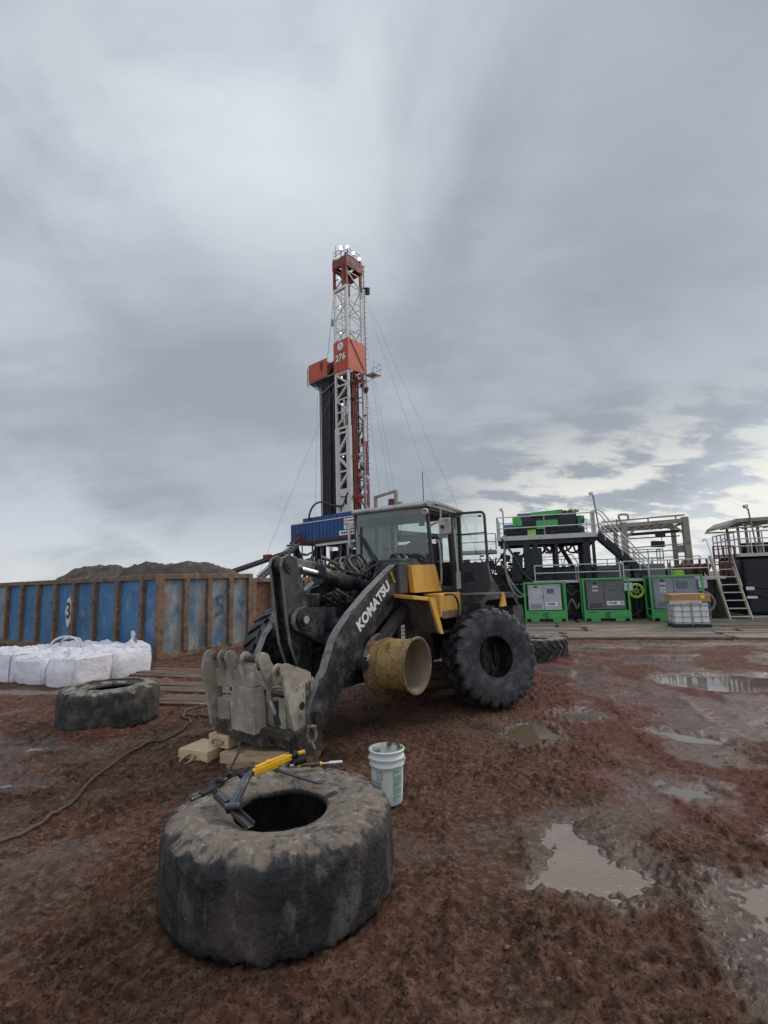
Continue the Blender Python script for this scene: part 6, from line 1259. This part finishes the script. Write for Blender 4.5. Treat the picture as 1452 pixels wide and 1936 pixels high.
for p_, q_, w_ in (((.5,2.6,2.5),(3.0,2.6,2.5),.16),((1.9,2.6,3.8),(2.6,2.6,2.4),.20),((.3,.3,3.5),(-.8,.3,2.0),.12),((.8,.4,3.9),(1.4,.4,3.2),.14),((-.2,.2,3.2),(-.3,.2,1.9),.5)): MB().bar(p_,q_,w_).build('brace', M['navy'], g)
b = MB(); b.bx((.1,.1,2.1),(.95,1.2,3.5)); b.build('junction_cabinet', M['navy'], g, .03)
railing(g, [(-1.1,.02,DK),(1.15,.02,DK),(3.4,.02,DK)], .95, 'rail', .03, (.42,), 2.3)
railing(g, [(-1.1,.02,DK),(-1.1,2.9,DK)], .95, 'rail', .03, (.45,))
railing(g, [(3.4,.02,DK),(3.4,.9,DK)], 1.05, 'rail', .03, (.66,.33), .3)
railing(g, [(-1.1,2.9,DK),(3.4,2.9,DK)], .95, 'rail', .025, (.45,), 1.5)
for k in range(6): MB().tube(spline([(.7+.35*k,.8,DK-.4),(.8+.36*k,.8,DK-.75-.08*(k%3)),(1.0+.4*k,.9,DK-.85+.1*(k%2)),(1.3+.42*k,1.1,DK-.4)],5),.05,6).build('hanging_hose', M['hose'], g)
for q in ([(2.0,2.2,2.5),(2.2,2.2,3.1),(2.5,2.2,3.15),(2.8,2.2,2.6)],): MB().tube(spline(q,8),.025,6).build('hanging_hose', M['hose'], g)
# stair from deck to walkway
sa = MB()
for y in (.05,.85): sa.bar((3.55,y,DK-.1),(5.5,y,1.95),.07,.30)
sa = sa.build('stair', M['navy'], g)
b = MB()
for k in range(10): t = (k+.5)/10; b.box((3.55+1.95*t,.45,DK-.1-2.1*t),(.24,.8,.04))
b.build('tread', M['railgrey'], sa)
b = MB()
for y in (.02,.88):
    b.tube(spline([(3.45,y,DK+.0),(3.45,y,DK+.95),(3.75,y,DK+.98),(4.2,y,DK+.35),(5.35,y,2.95),(5.55,y,2.75),(5.55,y,1.9)],5),.032,8); b.tube([(3.6,y,DK+.45),(5.5,y,2.38)],.026,8)
    for t in (.15,.5,.85): b.tube([(3.55+1.95*t,y,DK-.1-2.1*t),(3.55+1.95*t,y,DK+.85-2.1*t)],.026,8)
b.build('handrail', M['rail'], sa)
# --- centrifuge
g = pthing('centrifuge', 'dark centrifuge with bright green guards lying along the raised deck', 'centrifuge', 0, 2.3, DK)
b = MB(); b.bx((-.75,.0,.12),(2.9,1.3,.30)); b.bx((-.2,.05,.3),(2.7,1.2,.85)); b.cyl((-.1,.6,.80),(2.75,.6,.80),.46,24); b.build('casing', M['navy'], g, .03)
b = MB(); b.cyl((-.85,.5,.45),(-.2,.5,.45),.27,20); b.bx((-.9,.1,.0),(3.1,1.2,.12)); b.build('drive_motor', M['bluepump'], g, .02)
b = MB(); b.prism([(.55,1.02),(.60,1.22),(2.05,1.30),(2.05,1.10)],'y',.1,1.1); b.prism([(-.35,.55),(-.35,1.0),(.0,1.02),(.12,.8),(.1,.55)],'y',-.05,.9); b.prism([(.80,.35),(.80,.78),(1.82,.78),(1.82,.45),(1.2,.45),(1.2,.35)],'y',-.08,-.02); b.build('guard', M['greenp'], g, .015)
b = MB(); b.bx((2.78,.1,.15),(2.95,.9,.95)); b.cyl((2.9,.3,.75),(3.1,.3,.75),.2,14); b.cyl((2.9,.7,.3),(3.12,.7,.3),.16,14); b.build('gear_guard', mat('dark_green_paint',(.03,.16,.06),.45,0,.1,3), g, .015)
b = MB()
for k in range(12): b.box((2.0+.08*k,rr.uniform(.2,.9),1.22+rr.uniform(-.04,.06)),(rr.uniform(.05,.12),.15,rr.uniform(.05,.14)),(0,0,rr.random()))
b.build('top_fittings', mat('ochre_fittings',(.34,.24,.10),.7,0,.3,6), g, .008)
b = MB(); b.bx((.35,-.1,.0),(.75,.5,.34)); b.build('chute', M['lime'], g, .01)
b = MB()
for k in range(14): b.box((-.6+.27*k,-.02+rr.uniform(-.1,.1),.25+rr.uniform(-.1,.2)),(rr.uniform(.06,.22),.12,rr.uniform(.05,.22)))
b.build('fittings', M['chardirt'], g, .008)
# --- gantry
g = pthing('gantry', 'weathered beige steel gantry with hanging hoist right of the raised deck', 'gantry', 0, 2.6)
for p_, q_ in (((4.75,0,1.9),(5.02,.3,4.62)),((7.45,0,1.9),(7.72,.3,4.72)),((4.75,2.2,1.9),(4.95,2.4,4.5)),((7.5,2.2,1.9),(7.7,2.4,4.5))): MB().bx(p_,q_).build('post', M['beige'], g, .015)
b = MB(); b.bar((3.9,.15,4.42),(7.6,.15,4.55),.28,.20); b.bar((3.9,.10,4.68),(7.6,.10,4.82),.07,.07); b.bar((4.0,2.3,4.4),(7.6,2.3,4.5),.2,.2)
for k in range(9): b.bar((4.2+.4*k,.1,4.40),(4.2+.4*k,2.3,4.40),.09,.10)
for x in (4.6,6.0,7.2): b.bar((x,.1,4.5),(x,.1,4.78),.06)
b.bar((7.55,.15,3.9),(7.0,.15,4.4),.10); b.bar((5.0,.15,3.9),(5.5,.15,4.35),.10); b.build('beam', M['beige'], g, .01)
b = MB(); b.bar((5.0,.9,4.05),(7.5,.9,4.12),.10,.14); b.bar((5.0,.9,3.85),(7.5,.9,3.88),.05); b.build('hoist_track', M['rigdark'], g)
b = MB(); b.bx((6.45,.75,3.85),(6.85,1.05,4.15)); b.cyl((6.7,.9,3.5),(6.7,.9,3.85),.02,6); b.box((6.5,.9,3.52),(.55,.3,.30),(0,.05,.1)); b.build('hoist', M['rigdark'], g, .02)
b = MB(); b.bx((7.25,.3,3.05),(7.5,.6,3.4)); b.build('lamp_box', M['beige'], g, .01)
b = MB(); b.tube(spline([(4.75,.0,4.62),(4.7,0,4.95),(4.9,0,5.0),(5.1,0,4.95),(5.1,0,4.75)],5),.05,8); b.build('vent_hook', M['beige'], g)
b = MB(); b.tube([(5.0,.2,3.35),(7.5,.2,3.45)],.03,6); b.tube([(5.0,1.2,3.15),(7.5,1.2,3.2)],.03,6); b.build('tie_rod', M['railgrey'], g)
# --- ships ladder
g = pthing('ships_ladder', 'steep worn yellowish ship ladder with eight treads up to the tank walkway', 'ladder', 8.15, .65, .05)
L0, L1 = V((.15,0,0)), V((-.05,1.0,2.75))
b = MB(); b.bar(L0,L1,.06,.13); b.bar(L0+V((.80,0,0)),L1+V((.76,0,0)),.06,.13); b.build('stringer', M['stepyel'], g, .008)
for k in range(8): q = L0.lerp(L1,(k+.45)/8.3); MB().box(q+V((.40,0,0)),(.74,.20,.035)).build('tread', M['rail'], g)
b = MB(); 
for x in (-.06,.72): b.tube(spline([L0.lerp(L1,.45)+V((x+.03,-.25,.15)),L1+V((x,-.15,.55)),L1+V((x,.15,.75)),L1+V((x,.5,.7))],5),.022,6)
b.build('handrail', M['rail'], g)
# --- navy tank at the right edge
g = pthing('storage_tank', 'glossy navy storage tank under a beige canopy at the right edge', 'tank', 9.05, .9)
b = MB(); b.bx((.1,.2,.15),(7.5,3.2,2.72)); b.build('body', M['navy'], g, .22, 4)
b = MB(); b.bx((.0,.05,2.70),(7.5,3.3,2.84)); b.bx((.1,.3,0),(7.5,3.1,.2)); b.build('deck_edge', M['deck'], g, .01)
railing(g, [(.05,.1,2.84),(7.4,.1,2.84)], .95, 'rail', .028, (.66,.33), .42)
railing(g, [(.05,.1,2.84),(.05,3.2,2.84)], .95, 'rail', .028, (.66,.33), .5)
b = MB(); b.prism([(-.35,3.98),(-.30,4.12),(.05,4.35),(6,4.45),(6,4.30),(.1,4.20)],'y',.1,2.8); b.bx((-.4,.1,3.93),(6,.2,3.99)); b.bx((-.4,2.7,3.93),(6,2.8,3.99)); b.build('canopy', M['beige'], g, .01)
b = MB()
for x in (.5,.95,3,5): 
    for y in (.5,2.6): b.bar((x,y,2.84),(x,y,4.2),.09)
for k in range(6): b.bar((.3+.9*k,.1,4.1),(.3+.9*k,2.8,4.1),.06)
b.build('canopy_post', M['beige'], g)
b = MB(); b.cyl((.4,1.0,3.1),(1.5,1.0,3.1),.22,16); b.bx((.5,.8,2.84),(1.4,1.2,2.95)); b.build('motor', M['rigdark'], g, .01)
b = MB()
for z in (1.0,1.35): b.tube(spline([(.15,.12,z+.2),(.8,.05,z),(1.6,0,z-.1),(2.6,.05,z-.08)],5),.03,6)
b.build('trailing_cable', M['hose'], g)
MB().bx((.12,.17,1.28),(.42,.19,1.42)).build('placard', M['label'], g); MB().bx((.12,.17,.92),(.5,.19,1.02)).build('placard', M['label'], g)
b = MB()
for k in range(5): b.bar((-.85+.2*k,.5,1.9),(-.85+.2*k,.5,3.2),.05)
for z in (2.4,2.8,3.2): b.bar((-.85,.5,z),(-.05,.5,z),.05)
b.build('red_gate', M['redpipe'], g)
# --- hose reel between the boxes
g = pthing('hose_reel', 'lime green hose reel hanging between the two right control boxes', 'reel', 4.83, .9, 1.35)
b = MB(); b.lathe([(.30,-.06),(.34,-.03),(.34,.03),(.30,.06),(.24,.05),(.22,0),(.24,-.05)],(0,0,0),(0,1,0),32,True)
for k in range(6): t = 2*PI*k/6; b.bar((.08*math.cos(t),0,.08*math.sin(t)),(.25*math.cos(t+.4),0,.25*math.sin(t+.4)),.05,.03)
b.lathe([(.10,-.05),(.10,.05),(.05,.06),(.05,-.06)],(0,0,0),(0,1,0),20,True); b.build('wheel', M['lime'], g)
b = MB(); b.bar((0,.08,-1.3),(0,.08,.2),.06); b.build('stand', M['black'], g)
# --- floodlight poles
def pole(lab, x, y, z0, z1, lean=0):
    g = pthing('floodlight_pole', lab, 'light pole', x, y, z0, 'slim floodlight poles on the plant'); h = z1-z0
    MB().tube([(0,0,0),(lean,0,h-.1)],.035,8).build('mast', M['railgrey'], g)
    b = MB(); b.box((lean-.08,0,h),(.16,.12,.14),(0,-.3,.2)); b.cyl((lean-.02,0,h-.14),(lean-.1,-.04,h+.05),.03,8); b.build('lamp_head', M['railgrey'], g, .02)
    b = MB(); b.box((lean-.08,-.065,h),(.12,.01,.10),(0,-.3,.2)); b.build('lens', M['lamp'], g)
pole('slim floodlight pole at the left end of the raised deck', -.85, 3.6, DK, 5.75)
pole('tilted floodlight pole at the top of the deck stair', 3.62, 1.5, DK, 5.98, -.16)
pole('floodlight pole standing before the beige canopy at the right edge', 9.72, .95, 2.84, 4.86, -.16)
# scrap on the mats
b = MB()
for k in range(9): b.box((rr.uniform(-.5,.5),rr.uniform(-.12,.12),rr.uniform(.0,.09)),(rr.uniform(.1,.4),rr.uniform(.05,.15),rr.uniform(.05,.12)),(rr.random(),rr.random(),rr.random()))
o = b.build('scrap_heap', M['rigdark']); o.location = at(8.7,-4.4,.15); tag(o,'small dark heap of scrap lying on the timber mats before the ladder','scrap')
